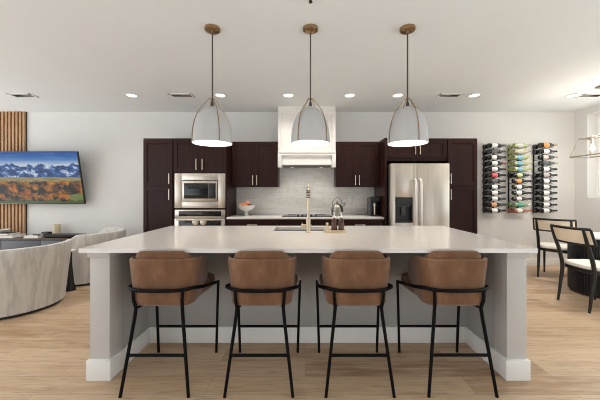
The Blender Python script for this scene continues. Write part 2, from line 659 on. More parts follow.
# ------------------------------------------------------------------ kitchen island
ICX = 0.022
IX0, IX1 = -1.499, 1.545          # outer faces of the posts
t = thing('kitchen_island', 'large grey painted kitchen island with square end posts and white plinths under a white worktop', 'kitchen island', (ICX, 2.5, 0))
PY0, PY1 = 1.952, 3.19
PW = 0.137
for s in (0, 1):
    x0 = IX0 if s == 0 else IX1 - PW
    p = MB().box(x0, x0 + PW, PY0, PY0 + 0.13, 0.0, 0.889, 0.002).build('post', M['island'], t)
    MB().box(x0 - (0.012 if s == 0 else 0.020), x0 + PW + (0.020 if s == 0 else 0.012), PY0 - 0.022, PY0 + 0.15, 0.0, 0.14, 0.004).build('plinth', M['trim'], p)
    MB().box(x0 - 0.010, x0 + PW + 0.010, PY0 - 0.016, PY0 + 0.146, 0.850, 0.8895, 0.003).build('capital', M['island'], p)
    sx0, sx1 = (x0 + 0.02, x0 + PW - 0.001) if s == 0 else (x0 + 0.001, x0 + PW - 0.02)
    sp = MB().box(sx0, sx1, PY0 + 0.13, PY1, 0.0, 0.889).build('side_panel', M['island_shaded'], t, smooth=False)
    if s == 0:
        MB().box(x0 + PW - 0.001, x0 + PW + 0.02, PY0 + 0.149, 2.44, 0.0, 0.14, 0.004).build('baseboard', M['trim'], sp)
        MB().box(sx0 - 0.022, sx0, PY0 + 0.149, PY1, 0.0, 0.14, 0.004).build('baseboard', M['trim'], sp)
    else:
        MB().box(x0 - 0.02, x0 + 0.001, PY0 + 0.149, 2.44, 0.0, 0.14, 0.004).build('baseboard', M['trim'], sp)
        MB().box(sx1, sx1 + 0.022, PY0 + 0.149, PY1, 0.0, 0.14, 0.004).build('baseboard', M['trim'], sp)
bp = MB().box(IX0 + PW - 0.001, IX1 - PW + 0.001, 2.44, 2.46, 0.0, 0.889).build('back_panel', M['island_shaded'], t, smooth=False)
MB().box(IX0 + PW + 0.02, IX1 - PW - 0.02, 2.42, 2.44, 0.0, 0.14, 0.004).build('baseboard', M['trim'], bp)
MB().box(IX0 + PW - 0.001, IX1 - PW + 0.001, 3.13, 3.15, 0.10, 0.889).build('kitchen_side_panel', M['island'], t, smooth=False)
MB().box(IX0 + PW, IX1 - PW, 3.06, 3.08, 0.0, 0.10).build('toe_kick', M['black_recess'], t, smooth=False)

# worktop with the sink cut out of it
CX0, CX1, CY0, CY1 = -1.537, 1.580, 1.90, 3.225
SX0, SX1, SY0, SY1 = -0.32, 0.25, 2.80, 3.11
ct = MB()
bm = ct.bm
xs, ys = [CX0, SX0, SX1, CX1], [CY0, SY0, SY1, CY1]
for z, flip in ((0.89, True), (0.92, False)):
    g = [[bm.verts.new((x, y, z)) for x in xs] for y in ys]
    for j in range(3):
        for i in range(3):
            if i == 1 and j == 1:
                continue
            q = [g[j][i], g[j][i + 1], g[j + 1][i + 1], g[j + 1][i]]
            bm.faces.new(q[::-1] if flip else q)
    if z == 0.89:
        g0 = g
for (a, b2) in [((0, i), (0, i + 1)) for i in range(3)] + [((3, i), (3, i + 1)) for i in range(3)] + [((i, 0), (i + 1, 0)) for i in range(3)] + [((i, 3), (i + 1, 3)) for i in range(3)] + [((1, 1), (1, 2)), ((2, 1), (2, 2)), ((1, 1), (2, 1)), ((1, 2), (2, 2))]:
    bm.faces.new((g0[a[0]][a[1]], g0[b2[0]][b2[1]], g[b2[0]][b2[1]], g[a[0]][a[1]]))
tag(ct.build('island_worktop', M['quartz'], smooth=False, loc=(ICX, 2.56, 0.89)), 'long white quartz worktop lying on the grey kitchen island', 'worktop')

sk = thing('undermount_sink', 'stainless steel sink sunk into the white island worktop behind the tall tap', 'sink', (-0.035, 2.955, 0.66))
s = MB()
s.box(SX0 - 0.012, SX0, SY0 - 0.012, SY1 + 0.012, 0.67, 0.889)
s.box(SX1, SX1 + 0.012, SY0 - 0.012, SY1 + 0.012, 0.67, 0.889)
s.box(SX0, SX1, SY0 - 0.012, SY0, 0.67, 0.889)
s.box(SX0, SX1, SY1, SY1 + 0.012, 0.67, 0.889)
s.box(SX0 - 0.012, SX1 + 0.012, SY0 - 0.012, SY1 + 0.012, 0.66, 0.67)
s.build('basin', M['steel_dark'], sk, smooth=False)
MB().lathe([(0.045, 0.0), (0.045, 0.004), (0.02, 0.002), (0.0, 0.002)], (-0.035, 2.955, 0.671), 24).build('drain', M['steel'], sk)

# tap
fa = thing('kitchen_faucet', 'tall champagne brass tap with spring neck standing on the island worktop', 'faucet', (0.032, 2.68, 0.9205), world_coords=False)
MB().lathe([(0.026, 0.0), (0.026, 0.006), (0.0215, 0.010), (0.0215, 0.125), (0.019, 0.132), (0.015, 0.134)], n=24).build('body', M['champagne'], fa)
neck = [(0, 0, 0.132), (0, 0, 0.24), (0, 0, 0.36)]
for q in range(1, 13):
    a = pi * q / 12
    neck.append((0, 0.09 - 0.09 * cos(a), 0.36 + 0.085 * sin(a)))
MB().tube(neck, 0.0135, 14).build('neck', M['champagne'], fa)
MB().tube([(0, 0.18, 0.362), (0, 0.18, 0.30), (0, 0.18, 0.22)], [0.0145, 0.018, 0.021], 16).build('spray_head', M['champagne'], fa)
sp = MB()
for q in range(5):
    z = 0.335 + q * 0.016
    sp.tube([(0.0165 * cos(2 * pi * i / 16), 0.0165 * sin(2 * pi * i / 16), z) for i in range(16)], 0.0048, 6, closed=True)
tag(sp.build('spring_coil', M['dark'], fa), 'dark coil rings near the top of the neck')
hd = MB().tube([(-0.018, 0, 0.062), (-0.045, 0, 0.064), (-0.068, 0, 0.066)], [0.013, 0.013, 0.012], 12).build('handle_hub', M['champagne'], fa)
MB().tube([(-0.058, 0, 0.066), (-0.060, -0.002, 0.092)], [0.005, 0.004], 10).build('lever', M['champagne'], hd)

# tray with soap bottles
tr = thing('soap_tray', 'small beige stone tray beside the tap holding soap bottles', 'tray', (0.285, 2.685, 0.9203), world_coords=False)
MB().loft([superellipse(0, 0, 0.098, 0.055, 0.0, 5), superellipse(0, 0, 0.104, 0.06, 0.006, 5), superellipse(0, 0, 0.107, 0.063, 0.026, 5), superellipse(0, 0, 0.100, 0.056, 0.026, 5), superellipse(0, 0, 0.098, 0.054, 0.012, 5)]).build('dish', M['tray'], tr)


def pump_bottle(x, label):
    b = thing('soap_bottle', label, 'soap bottle', (x, 2.685, 0.9328), group='amber pump bottles on the stone tray', world_coords=False)
    MB().lathe([(0.024, 0.0), (0.0275, 0.004), (0.0275, 0.098), (0.022, 0.112), (0.012, 0.118), (0.012, 0.126)], n=24).build('bottle', M['amber'], b)
    pm = MB().lathe([(0.013, 0.124), (0.0145, 0.126), (0.0145, 0.142), (0.006, 0.146), (0.005, 0.168), (0.011, 0.170), (0.011, 0.178), (0.0, 0.179)], n=18).build('pump', M['white_ceramic'], b)
    MB().tube([(0, 0, 0.174), (-0.004, 0.02, 0.175), (-0.007, 0.036, 0.170)], 0.0045, 8).build('nozzle', M['white_ceramic'], pm)
    bd = MB().lathe([(0.0279, 0.03), (0.0281, 0.031), (0.0281, 0.078), (0.0279, 0.079)], n=24, cap=False).build('label', colour_mat('brown_label', (84, 54, 40), 0.5), b)
    return b


pump_bottle(0.280, 'amber pump bottle with white top in the middle of the stone tray')
pump_bottle(0.348, 'amber pump bottle with white top at the right end of the stone tray')
jb = thing('cream_bottle', 'small cream stoppered bottle at the left end of the stone tray', 'bottle', (0.213, 2.685, 0.9328), world_coords=False)
MB().lathe([(0.019, 0.0), (0.0225, 0.003), (0.0225, 0.036), (0.015, 0.048), (0.010, 0.052), (0.010, 0.058)], n=20).build('bottle', M['tray'], jb)
MB().lathe([(0.012, 0.057), (0.013, 0.059), (0.013, 0.078), (0.011, 0.08)], n=18).build('stopper', M['wax'], jb)

# ------------------------------------------------------------------ counter stools
def u_path(hw, back, front, corner, k=7):
    """plan of a U open to +y"""
    c = corner
    pts = [(hw, front), (hw, (front + back + c) / 2), (hw, back + c)]
    for q in range(1, 7):
        a = (pi / 2) * q / 7
        pts.append((hw - c + c * cos(a), back + c - c * sin(a)))
    pts += [(hw - c, back), (0, back - 0.006)]
    pts = pts + [(-x, y) for x, y in reversed(pts[:-1])]
    return [Vector((x, y, 0)) for x, y in pts]


def resample(P, n):
    d = [0.0]
    for a, b in zip(P[:-1], P[1:]):
        d.append(d[-1] + (b - a).length)
    out = []
    j = 0
    for i in range(n):
        s = d[-1] * i / (n - 1)
        while j < len(P) - 2 and d[j + 1] < s:
            j += 1
        f = (s - d[j]) / max(d[j + 1] - d[j], 1e-9)
        out.append(P[j].lerp(P[j + 1], min(max(f, 0), 1)))
    return out


def padded_wall(path, zb, zt, thick, puff=0.0, taper_end=True, tuck=0.0):
    """a padded wall along path: zb/zt functions of (s in -1..1, point); outer face is the left-hand side"""
    n = len(path)
    rings = []
    idx = [(0, 0.25), (0, 0.7)] + [(i, 1.0) for i in range(n)] + [(n - 1, 0.7), (n - 1, 0.25)]
    if not taper_end:
        idx = [(i, 1.0) for i in range(n)]
    for q, (i, sc) in enumerate(idx):
        tdir = (path[min(i + 1, n - 1)] - path[max(i - 1, 0)]).normalized()
        inw = Vector((tdir.y, -tdir.x, 0))
        p = path[i].copy()
        e = 0.0
        if taper_end:
            if q == 0 or q == len(idx) - 1:
                e = 0.020
            elif q == 1 or q == len(idx) - 2:
                e = 0.012
            p += tdir * (-e if q < 2 else e if q >= len(idx) - 2 else 0)
        s = -1 + 2 * i / (n - 1)
        b, t_ = zb(s, p), zt(s, p)
        h = t_ - b
        mid = (b + t_) / 2
        hh = h / 2 * (1 - (1 - sc) * 0.25)
        th = thick * sc
        r = min(th * 0.5, hh * 0.5)
        sec = []
        o0 = (thick - th) / 2
        m = 5
        corners = ((o0 + th - r, hh - r, 0), (o0 + r, hh - r, pi / 2), (o0 + r, -hh + r, pi), (o0 + th - r, -hh + r, 3 * pi / 2))
        for (cxx, czz, a0) in corners:
            for w in range(m):
                a = a0 + (pi / 2) * w / (m - 1)
                sec.append((cxx + r * cos(a), czz + r * sin(a)))
        ring = []
        for (d, z) in sec:
            lowf = max(0.0, -z / hh - 0.5) / 0.5
            dd = d + tuck * lowf * lowf - puff * (1 - (z / hh) ** 2) * (1 if d < thick / 2 else -1)
            ring.append(p + inw * dd + Vector((0, 0, mid + z)))
        rings.append(ring)
    return rings


def make_stool():
    t = thing('counter_stool', 'x', 'stool', (0, 0, 0), group='brown counter stools along the island', world_coords=False)
    def seat_line(a, b, z, e=4.4):
        # a little wider towards the front
        return [(x * (0.915 + 0.78 * (y + 0.03)) if y > -0.03 else x * 0.915, y, z) for x, y, _ in superellipse(0, 0.040, a, b, z, e, 64)]
    seat = MB()
    seat.loft([seat_line(0.165, 0.175, 0.546, 3.2), seat_line(0.198, 0.208, 0.550, 3.6), seat_line(0.214, 0.226, 0.566, 5.5), seat_line(0.220, 0.233, 0.605, 6.5),
               seat_line(0.218, 0.231, 0.642, 6), seat_line(0.206, 0.218, 0.657, 5), seat_line(0.12, 0.145, 0.664, 3)])
    seat.build('seat', M['suede'], t)
    path = resample(u_path(0.233, -0.198, 0.09, 0.105), 52)

    def zt(s, p):
        k = max(0.0, (p.y + 0.05) / 0.14)
        return 0.864 - 0.085 * k ** 1.8

    def zb(s, p):
        k = max(0.0, (p.y + 0.11) / 0.20)
        return 0.545 + 0.02 * k ** 1.3

    MB().loft(padded_wall(path, zb, zt, 0.026, 0.0, True, 0.040)).build('backrest', M['suede'], t, angle=50)
    path2 = resample(u_path(0.197, -0.168, -0.095, 0.078), 44)

    def zt2(s, p):
        w = max(0.0, abs(p.x) - 0.138) / 0.058
        return 0.914 - 0.002 * abs(p.x) / 0.138 - 0.046 * w ** 1.9 - 0.25 * max(0.0, p.y + 0.11)

    MB().loft(padded_wall(path2, lambda s, p: 0.662, zt2, 0.034, 0.001)).build('back_cushion', M['suede'], t, angle=50)
    band = resample(u_path(0.256, -0.214, 0.255, 0.175), 50)
    MB().tube([(p.x, p.y, 0.666 - 0.086 * max(0.0, (p.y + 0.15) / 0.405)) for p in band], 0.0090, 10, sz=1.3).build('frame_band', M['black_metal'], t)
    for s in (-1, 1):
        MB().tube([(s * 0.254, 0.252, 0.582), (s * 0.2445, 0.258, 0.33), (s * 0.235, 0.263, 0.0)], 0.0105, 12).build('leg', M['black_metal'], t)
        MB().tube([(s * 0.162, -0.196, 0.666), (s * 0.158, -0.198, 0.60), (s * 0.152, -0.180, 0.545), (s * 0.158, -0.185, 0.48), (s * 0.217, -0.240, 0.0)], [0.010, 0.0105, 0.0115, 0.0112, 0.010], 12).build('leg', M['black_metal'], t)
    for s in (-1, 1):
        MB().tube([(s * 0.152, -0.180, 0.541), (s * 0.138, -0.14, 0.543), (s * 0.125, -0.08, 0.543)], 0.008, 8).build('seat_bracket', M['black_metal'], t)
    MB().tube([(-0.238, 0.260, 0.213), (0.238, 0.260, 0.213)], 0.0100, 10).build('footrest', M['black_metal'], t)
    MB().tube([(-0.188, -0.211, 0.250), (0.188, -0.211, 0.250)], 0.0100, 10).build('stretcher', M['black_metal'], t)
    return t


stool = make_stool()
for i, (x, y, lab) in enumerate(((-0.957, 2.018, 'brown suede counter stool with black frame, nearest the left island post'),
                                 (-0.294, 2.018, 'brown suede counter stool with black frame, second from the left island post'),
                                 (0.350, 2.018, 'brown suede counter stool with black frame, second from the right island post'),
                                 (1.004, 2.020, 'brown suede counter stool with black frame, nearest the right island post'))):
    o = stool if i == 0 else copy_tree(stool)
    o.location = (x, y, 0)
    o['label'] = lab

# ------------------------------------------------------------------ cabinets along the back wall
CF = 4.38          # faces of the tall units
BACK = WY - 0.003


def shaker(parent, x0, x1, z0, z1, y, handle=None, name='door'):
    """a framed door, its face at y; handle = (x, z0, z1) or ('h', x0, x1, z)"""
    d = MB()
    g = 0.0015
    x0, x1, z0, z1 = x0 + g, x1 - g, z0 + g, z1 - g
    w = 0.058 if min(x1 - x0, z1 - z0) > 0.2 else 0.035
    d.box(x0, x0 + w, y, y + 0.02, z0, z1, 0.0015, 1)
    d.box(x1 - w, x1, y, y + 0.02, z0, z1, 0.0015, 1)
    d.box(x0 + w, x1 - w, y, y + 0.02, z0, z0 + w, 0.0015, 1)
    d.box(x0 + w, x1 - w, y, y + 0.02, z1 - w, z1, 0.0015, 1)
    d.box(x0 + w, x1 - w, y + 0.010, y + 0.019, z0 + w, z1 - w)
    o = d.build(name, M['espresso'], parent)
    if handle:
        h = MB()
        if handle[0] == 'h':
            _, a, b, z = handle
            h.tube([(a, y - 0.03, z), (b, y - 0.03, z)], 0.0065, 10)
            for q in (a + 0.02, b - 0.02):
                h.tube([(q, y - 0.03, z), (q, y + 0.001, z)], 0.005, 8)
        else:
            x, a, b = handle
            h.tube([(x, y - 0.03, a), (x, y - 0.03, b)], 0.0062, 10)
            for q in (a + 0.025, b - 0.025):
                h.tube([(x, y - 0.03, q), (x, y + 0.001, q)], 0.005, 8)
        tag(h.build('handle', M['nickel'], o), 'brushed nickel bar handle')
    return o


# left pantry
TOPZ = 2.152
p = thing('pantry_cabinet', 'tall narrow espresso pantry cabinet left of the wall oven', 'cabinet', (-2.29, 4.7, 0), group='tall pantry cabinets')
MB().box(-2.526, -2.058, CF, BACK, 0.10, TOPZ).build('carcass', M['espresso'], p, smooth=False)
MB().box(-2.526, -2.058, CF + 0.06, BACK, 0.0, 0.10).build('toe_kick', M['black_recess'], p, smooth=False)
shaker(p, -2.52, -2.064, 1.405, TOPZ - 0.02, CF - 0.021, (-2.105, 1.44, 1.60))
shaker(p, -2.52, -2.064, 0.105, 1.400, CF - 0.021, (-2.105, 1.19, 1.36))
# oven tower, open where the oven and microwave stand
p = thing('oven_cabinet', 'tall espresso cabinet housing the microwave and wall oven', 'cabinet', (-1.64, 4.7, 0))
c = MB()
c.box(-2.054, -2.034, CF, BACK, 0.10, TOPZ)
c.box(-1.238, -1.220, CF, BACK, 0.10, TOPZ)
c.box(-2.034, -1.238, CF, BACK, 1.605, TOPZ)
c.box(-2.034, -1.238, CF, BACK, 1.040, 1.062)
c.box(-2.034, -1.238, CF, BACK, 0.10, 0.33)
c.box(-2.034, -1.238, BACK - 0.02, BACK, 0.33, 1.605)
c.build('carcass', M['espresso'], p, smooth=False)
MB().box(-2.054, -1.220, CF + 0.06, BACK, 0.0, 0.10).build('toe_kick', M['black_recess'], p, smooth=False)
shaker(p, -2.05, -1.638, 1.625, TOPZ - 0.02, CF - 0.021, (-1.685, 1.655, 1.825))
shaker(p, -1.636, -1.224, 1.625, TOPZ - 0.02, CF - 0.021, (-1.59, 1.655, 1.825))
shaker(p, -2.05, -1.224, 0.105, 0.325, CF - 0.021, ('h', -1.72, -1.55, 0.22), 'drawer')

mw = thing('microwave', 'built-in stainless steel microwave with black glass door above the wall oven', 'microwave', (-1.636, 4.6, 1.064))
MB().box(-2.030, -1.242, CF + 0.02, 4.85, 1.064, 1.600).build('body', M['steel_dark'], mw, smooth=False)
mf = MB()
X0, X1, Z0, Z1 = -2.030, -1.242, 1.064, 1.602
ix0, ix1, iz0, iz1 = -1.918, -1.352, 1.165, 1.495
y = CF - 0.022
mf.box(X0, ix0, y, CF + 0.02, Z0, Z1, 0.002)
mf.box(ix1, X1, y, CF + 0.02, Z0, Z1, 0.002)
mf.box(ix0, ix1, y, CF + 0.02, Z0, iz0, 0.002)
mf.box(ix0, ix1, y, CF + 0.02, iz1, Z1, 0.002)
mf.build('trim_frame', M['steel'], mw)
MB().box(ix0, ix1, CF + 0.003, CF + 0.015, iz0, iz1).build('gap_gasket', M['black_plastic'], mw, smooth=False)
md = MB().box(ix0 + 0.010, ix1 - 0.010, y - 0.012, CF + 0.010, iz0 + 0.008, iz1 - 0.010, 0.004).build('door', M['steel'], mw)
MB().box(ix0 + 0.04, ix1 - 0.15, y - 0.015, y - 0.011, iz0 + 0.045, iz1 - 0.045, 0.002).build('window', M['black_glass'], md)
cp = MB().box(ix1 - 0.148, ix1 - 0.035, y - 0.015, y - 0.011, iz0 + 0.045, iz1 - 0.045, 0.002).build('control_panel', M['black_plastic'], md)

ov = thing('wall_oven', 'stainless steel wall oven with black display and two round knobs below the microwave', 'oven', (-1.636, 4.6, 0.335))
MB().box(-2.028, -1.244, CF + 0.02, 4.85, 0.335, 1.036).build('body', M['steel_dark'], ov, smooth=False)
pn = MB().box(-2.028, -1.244, CF - 0.022, CF + 0.02, 0.905, 1.036, 0.003).build('control_panel', M['steel'], ov)
MB().box(-1.965, -1.305, CF - 0.026, CF - 0.021, 0.935, 1.015, 0.001).build('display', M['black_glass'], pn)
MB().box(-1.68, -1.60, CF - 0.0275, CF - 0.0255, 0.962, 0.985).build('clock', colour_mat('dim_display', (48, 58, 62), 0.2), pn)
dr = MB().box(-2.028, -1.244, CF - 0.030, CF + 0.02, 0.340, 0.900, 0.004).build('door', M['steel'], ov)
MB().box(-1.965, -1.305, CF - 0.034, CF - 0.029, 0.45, 0.865, 0.001).build('glass_panel', M['black_glass'], dr)
MB().tube([(-1.98, CF - 0.075, 0.885), (-1.29, CF - 0.075, 0.885)], 0.011, 12).tube([(-1.95, CF - 0.075, 0.885), (-1.95, CF - 0.029, 0.885)], 0.008, 8).tube([(-1.32, CF - 0.075, 0.885), (-1.32, CF - 0.029, 0.885)], 0.008, 8).build('handle', M['steel'], dr)
for xk in (-1.695, -1.575):
    k = MB().lathe([(0.052, 0.0), (0.052, 0.018), (0.044, 0.030), (0.020, 0.034), (0.0, 0.034)], n=28)
    bmesh.ops.transform(k.bm, matrix=Matrix.Translation((xk, CF - 0.034, 0.845)) @ Matrix.Rotation(radians(90), 4, 'X'), verts=k.bm.verts[:])
    k.build('knob', M['steel'], ov)

# wall cabinets
def wall_cabinet(x0, x1, xs, hx, label, loc):
    p = thing('wall_cabinet', label, 'cabinet', loc, group='wall cabinets beside the hood')
    UF = 4.66
    MB().box(x0, x1, UF, BACK, 1.400, TOPZ).build('carcass', M['espresso'], p, smooth=False)
    shaker(p, x0 + 0.004, xs, 1.404, TOPZ - 0.012, UF - 0.021, (hx[0], 1.43, 1.59))
    shaker(p, xs, x1 - 0.004, 1.404, TOPZ - 0.012, UF - 0.021, (hx[1], 1.43, 1.59))
    return p


wall_cabinet(-1.216, -0.452, -0.828, (-0.862, -0.795), 'espresso two-door wall cabinet between the oven tower and white hood', (-0.83, 4.82, 1.4))
wall_cabinet(0.512, 1.228, 0.862, (0.832, 0.895), 'espresso two-door wall cabinet between the white hood and the fridge', (0.87, 4.82, 1.4))

# base cabinets
for (x0, x1, lab) in ((-1.216, -0.43, 'espresso base cabinet under the counter beside the oven tower'), (-0.427, 0.478, 'espresso base cabinet under the cooktop'), (0.481, 1.228, 'espresso base cabinet under the counter beside the fridge')):
    p = thing('base_cabinet', lab, 'cabinet', ((x0 + x1) / 2, 4.7, 0), group='base cabinets under the back counter')
    MB().box(x0, x1, CF + 0.015, BACK, 0.10, 0.888).build('carcass', M['espresso'], p, smooth=False)
    MB().box(x0, x1, CF + 0.075, BACK, 0.0, 0.10).build('toe_kick', M['black_recess'], p, smooth=False)
    xm = (x0 + x1) / 2
    shaker(p, x0 + 0.004, x1 - 0.004, 0.715, 0.882, CF - 0.006, ('h', xm - 0.08, xm + 0.08, 0.80), 'drawer')
    shaker(p, x0 + 0.004, xm, 0.105, 0.710, CF - 0.006, (xm - 0.04, 0.52, 0.68))
    shaker(p, xm, x1 - 0.004, 0.105, 0.710, CF - 0.006, (xm + 0.04, 0.52, 0.68))

cw = thing('back_worktop', 'white quartz back counter with low upstand between oven tower and fridge', 'worktop', (0.006, 4.66, 0.89))
MB().box(-1.217, 1.229, 4.34, BACK, 0.8895, 0.92, 0.002).build('slab', M['quartz'], cw)
MB().box(-1.217, 1.229, 4.968, BACK, 0.92, 1.02, 0.002).build('upstand', M['quartz'], cw)
structure(MB().box(-1.217, 1.229, 4.978, WY - 0.0005, 1.021, 1.9).build('wall_backsplash', M['tile'], smooth=False))

# hood
hd = thing('range_hood', 'white boxed range hood with recessed panel above the cooktop', 'range hood', (0.03, 4.8, 1.7))
MB().box(-0.447, 0.506, 4.655, BACK, 1.985, CH - 0.001).build('chimney', M['white_wood'], hd, smooth=False)
MB().box(-0.449, 0.508, 4.640, 4.66, 2.60, 2.655, 0.003).box(-0.449, -0.385, 4.644, 4.66, 1.985, 2.60, 0.002).box(0.444, 0.508, 4.644, 4.66, 1.985, 2.60, 0.002).build('chimney_frame', M['white_wood'], hd)
hb = MB()
hb.box(-0.449, 0.508, 4.60, BACK, 1.955, 1.985, 0.004)
hb.box(-0.449, -0.385, 4.61, BACK, 1.72, 1.955, 0.003)
hb.box(0.444, 0.508, 4.61, BACK, 1.72, 1.955, 0.003)
hb.box(-0.385, 0.444, 4.61, BACK, 1.915, 1.955, 0.003)
hb.box(-0.385, 0.444, 4.645, BACK, 1.79, 1.915)
hb.box(-0.385, 0.444, 4.60, BACK, 1.755, 1.79, 0.003)
hb.build('hood_body', M['white_wood'], hd)
MB().box(-0.36, 0.42, 4.63, 4.95, 1.735, 1.754).build('filter', M['steel_dark'], hd, smooth=False)
for xl in (-0.22, 0.28):
    tag(MB().lathe([(0.03, 0.0), (0.03, -0.003), (0.0, -0.003)], (xl, 4.82, 1.735), 20).build('hood_lamp', M['hood_lens'], hd), 'small round lamp under the hood')
    ld = bpy.data.lights.new('hood_beam', 'SPOT')
    ld.energy = 7
    ld.color = (1.0, 0.95, 0.88)
    ld.spot_size = radians(150)
    ld.spot_blend = 1.0
    ld.shadow_soft_size = 0.10
    lo = bpy.data.objects.new('hood_beam', ld)
    COL.objects.link(lo)
    lo.parent = hd
    lo.location = (xl - 0.03, -0.11, 0.02)

# cooktop and kettle
ck = thing('cooktop', 'black glass cooktop with a row of knobs set in the back counter', 'cooktop', (0.03, 4.62, 0.92))
MB().box(-0.37, 0.43, 4.41, 4.92, 0.9205, 0.927, 0.002).build('glass_plate', M['black_glass'], ck)
for i in range(5):
    MB().lathe([(0.021, 0.0), (0.021, 0.006), (0.017, 0.010), (0.016, 0.028), (0.010, 0.030), (0.0, 0.030)], (-0.11 + i * 0.07, 4.46, 0.927), 20).build('knob', M['black_plastic'], ck)
for (x, y, r) in ((-0.22, 4.56, 0.085), (-0.22, 4.79, 0.07), (0.03, 4.69, 0.11), (0.28, 4.56, 0.07), (0.28, 4.79, 0.085)):
    MB().tube([(x + r * cos(2 * pi * q / 32), y + r * sin(2 * pi * q / 32), 0.9272) for q in range(32)], 0.0012, 4, closed=True).build('burner_ring', M['grey_plastic'], ck)

kt = thing('kettle', 'round polished steel kettle with arched handle on the counter right of the cooktop', 'kettle', (0.54, 4.70, 0.9203), world_coords=False)
MB().lathe([(0.075, 0.0), (0.086, 0.006), (0.099, 0.05), (0.103, 0.085), (0.097, 0.125), (0.075, 0.165), (0.045, 0.188), (0.043, 0.190)], n=32).build('body', M['kettle'], kt)
ld = MB().lathe([(0.045, 0.188), (0.044, 0.194), (0.02, 0.202), (0.0, 0.204)], n=24).build('lid', M['kettle'], kt)
MB().lathe([(0.006, 0.202), (0.006, 0.212), (0.014, 0.218), (0.014, 0.228), (0.006, 0.234), (0.0, 0.235)], n=16).build('knob', M['black_plastic'], ld)
MB().tube([(0.07, 0, 0.14), (0.115, 0, 0.175), (0.135, 0, 0.215)], [0.02, 0.015, 0.011], 12).build('spout', M['kettle'], kt)
hp = [(0, -0.085 * cos(pi * q / 12), 0.165 + 0.135 * sin(pi * q / 12)) for q in range(13)]
hp = [(p[1], p[0], p[2]) for p in hp]
MB().tube([(-0.078, 0, 0.160)] + hp[1:-1] + [(0.078, 0, 0.160)], 0.008, 10).build('handle', M['kettle'], kt)

# fruit bowl
bl = thing('fruit_bowl', 'white footed bowl of fruit at the left end of the back counter', 'bowl', (-0.985, 4.70, 0.9203), world_coords=False)
MB().lathe([(0.052, 0.0), (0.056, 0.004), (0.030, 0.014), (0.021, 0.03), (0.022, 0.06), (0.05, 0.075), (0.10, 0.098), (0.132, 0.135), (0.146, 0.172), (0.142, 0.173), (0.126, 0.137), (0.095, 0.106), (0.05, 0.088), (0.0, 0.085)], n=40).build('bowl', M['white_ceramic'], bl)
for (dx, dy, dz, r, m, nm, lab) in ((-0.082, -0.02, 0.168, 0.042, 'peach', 'peach', 'pale peach at the left of the fruit bowl'),
                                   (-0.012, -0.062, 0.170, 0.043, 'orange', 'orange', 'orange at the front of the fruit bowl'),
                                   (0.015, 0.012, 0.205, 0.042, 'peach', 'peach', 'pink peach on top of the fruit in the bowl'),
                                   (0.064, -0.02, 0.160, 0.036, 'plum', 'plum', 'dark plum at the right of the fruit bowl'),
                                   (-0.01, 0.065, 0.165, 0.04, 'red_apple', 'apple', 'red apple at the back of the fruit bowl')):
    fr = MB()
    fr.lathe([(0.0, -r * 0.86), (r * 0.35, -r * 0.92), (r * 0.72, -r * 0.66), (r * 0.97, -r * 0.15), (r * 0.96, r * 0.3), (r * 0.7, r * 0.75), (r * 0.3, r * 0.93), (r * 0.1, r * 0.86), (0.0, r * 0.82)], n=24)
    o = fr.build(nm, M[m], angle=70)
    o.location = (-0.985 + dx, 4.70 + dy, 0.9203 + dz)
    tag(o, lab, 'fruit')
    MB().tube([(0, 0, r * 0.8), (0.003, 0.002, r * 1.08)], 0.002, 6).build('stem', M['dark'], o)

# outlets on the backsplash
for (x, lab) in ((-0.782, 'white wall outlet on the backsplash near the fruit bowl'), (0.81, 'white wall outlet on the backsplash near the coffee maker')):
    ot = thing('wall_outlet', lab, 'outlet', (x, 4.977, 1.125))
    MB().box(x - 0.036, x + 0.036, 4.970, 4.9775, 1.125, 1.24, 0.003).build('cover_plate', M['trim'], ot)
    for z in (1.160, 1.205):
        MB().box(x - 0.016, x + 0.016, 4.968, 4.971, z - 0.013, z + 0.013, 0.002).build('socket', M['white_ceramic'], ot)

# coffee maker
cm = thing('coffee_maker', 'black coffee maker with steel front column on the counter beside the fridge', 'coffee maker', (1.14, 4.66, 0.9203))
MB().box(1.095, 1.215, 4.62, 4.82, 0.9203, 1.235, 0.012).build('body', M['black_plastic'], cm)
MB().box(1.095, 1.215, 4.50, 4.64, 1.145, 1.24, 0.014).build('brew_head', M['black_plastic'], cm)
MB().box(1.095, 1.215, 4.50, 4.63, 0.9203, 0.945, 0.006).build('drip_tray', M['black_plastic'], cm)
MB().box(1.062, 1.092, 4.58, 4.80, 0.925, 1.215, 0.008).build('water_tank', M['grey_plastic'], cm)
MB().tube([(1.135, 4.56, 0.946), (1.135, 4.56, 1.08)], 0.017, 14).lathe([(0.017, 0.0), (0.026, 0.01), (0.026, 0.05), (0.015, 0.064)], (1.135, 4.56, 1.08), 18).build('front_column', M['steel'], cm)

# fridge, its side panel and cupboard above
p = thing('fridge_cabinet', 'espresso two-door cabinet above the fridge with a tall panel down its left side', 'cabinet', (1.74, 4.7, 1.8))
MB().box(1.236, 1.268, 4.33, BACK, 0.0, TOPZ).build('side_panel', M['espresso'], p, smooth=False)
MB().box(1.272, 2.214, CF, BACK, 1.795, TOPZ).build('carcass', M['espresso'], p, smooth=False)
shaker(p, 1.276, 1.745, 1.845, TOPZ - 0.015, CF - 0.021, (1.712, 1.895, 2.03))
shaker(p, 1.747, 2.21, 1.845, TOPZ - 0.015, CF - 0.021, (1.785, 1.895, 2.03))
p = thing('pantry_cabinet', 'tall narrow espresso pantry cabinet right of the fridge', 'cabinet', (2.45, 4.7, 0), group='tall pantry cabinets')
MB().box(2.218, 2.690, CF, BACK, 0.10, TOPZ).build('carcass', M['espresso'], p, smooth=False)
MB().box(2.218, 2.690, CF + 0.06, BACK, 0.0, 0.10).build('toe_kick', M['black_recess'], p, smooth=False)
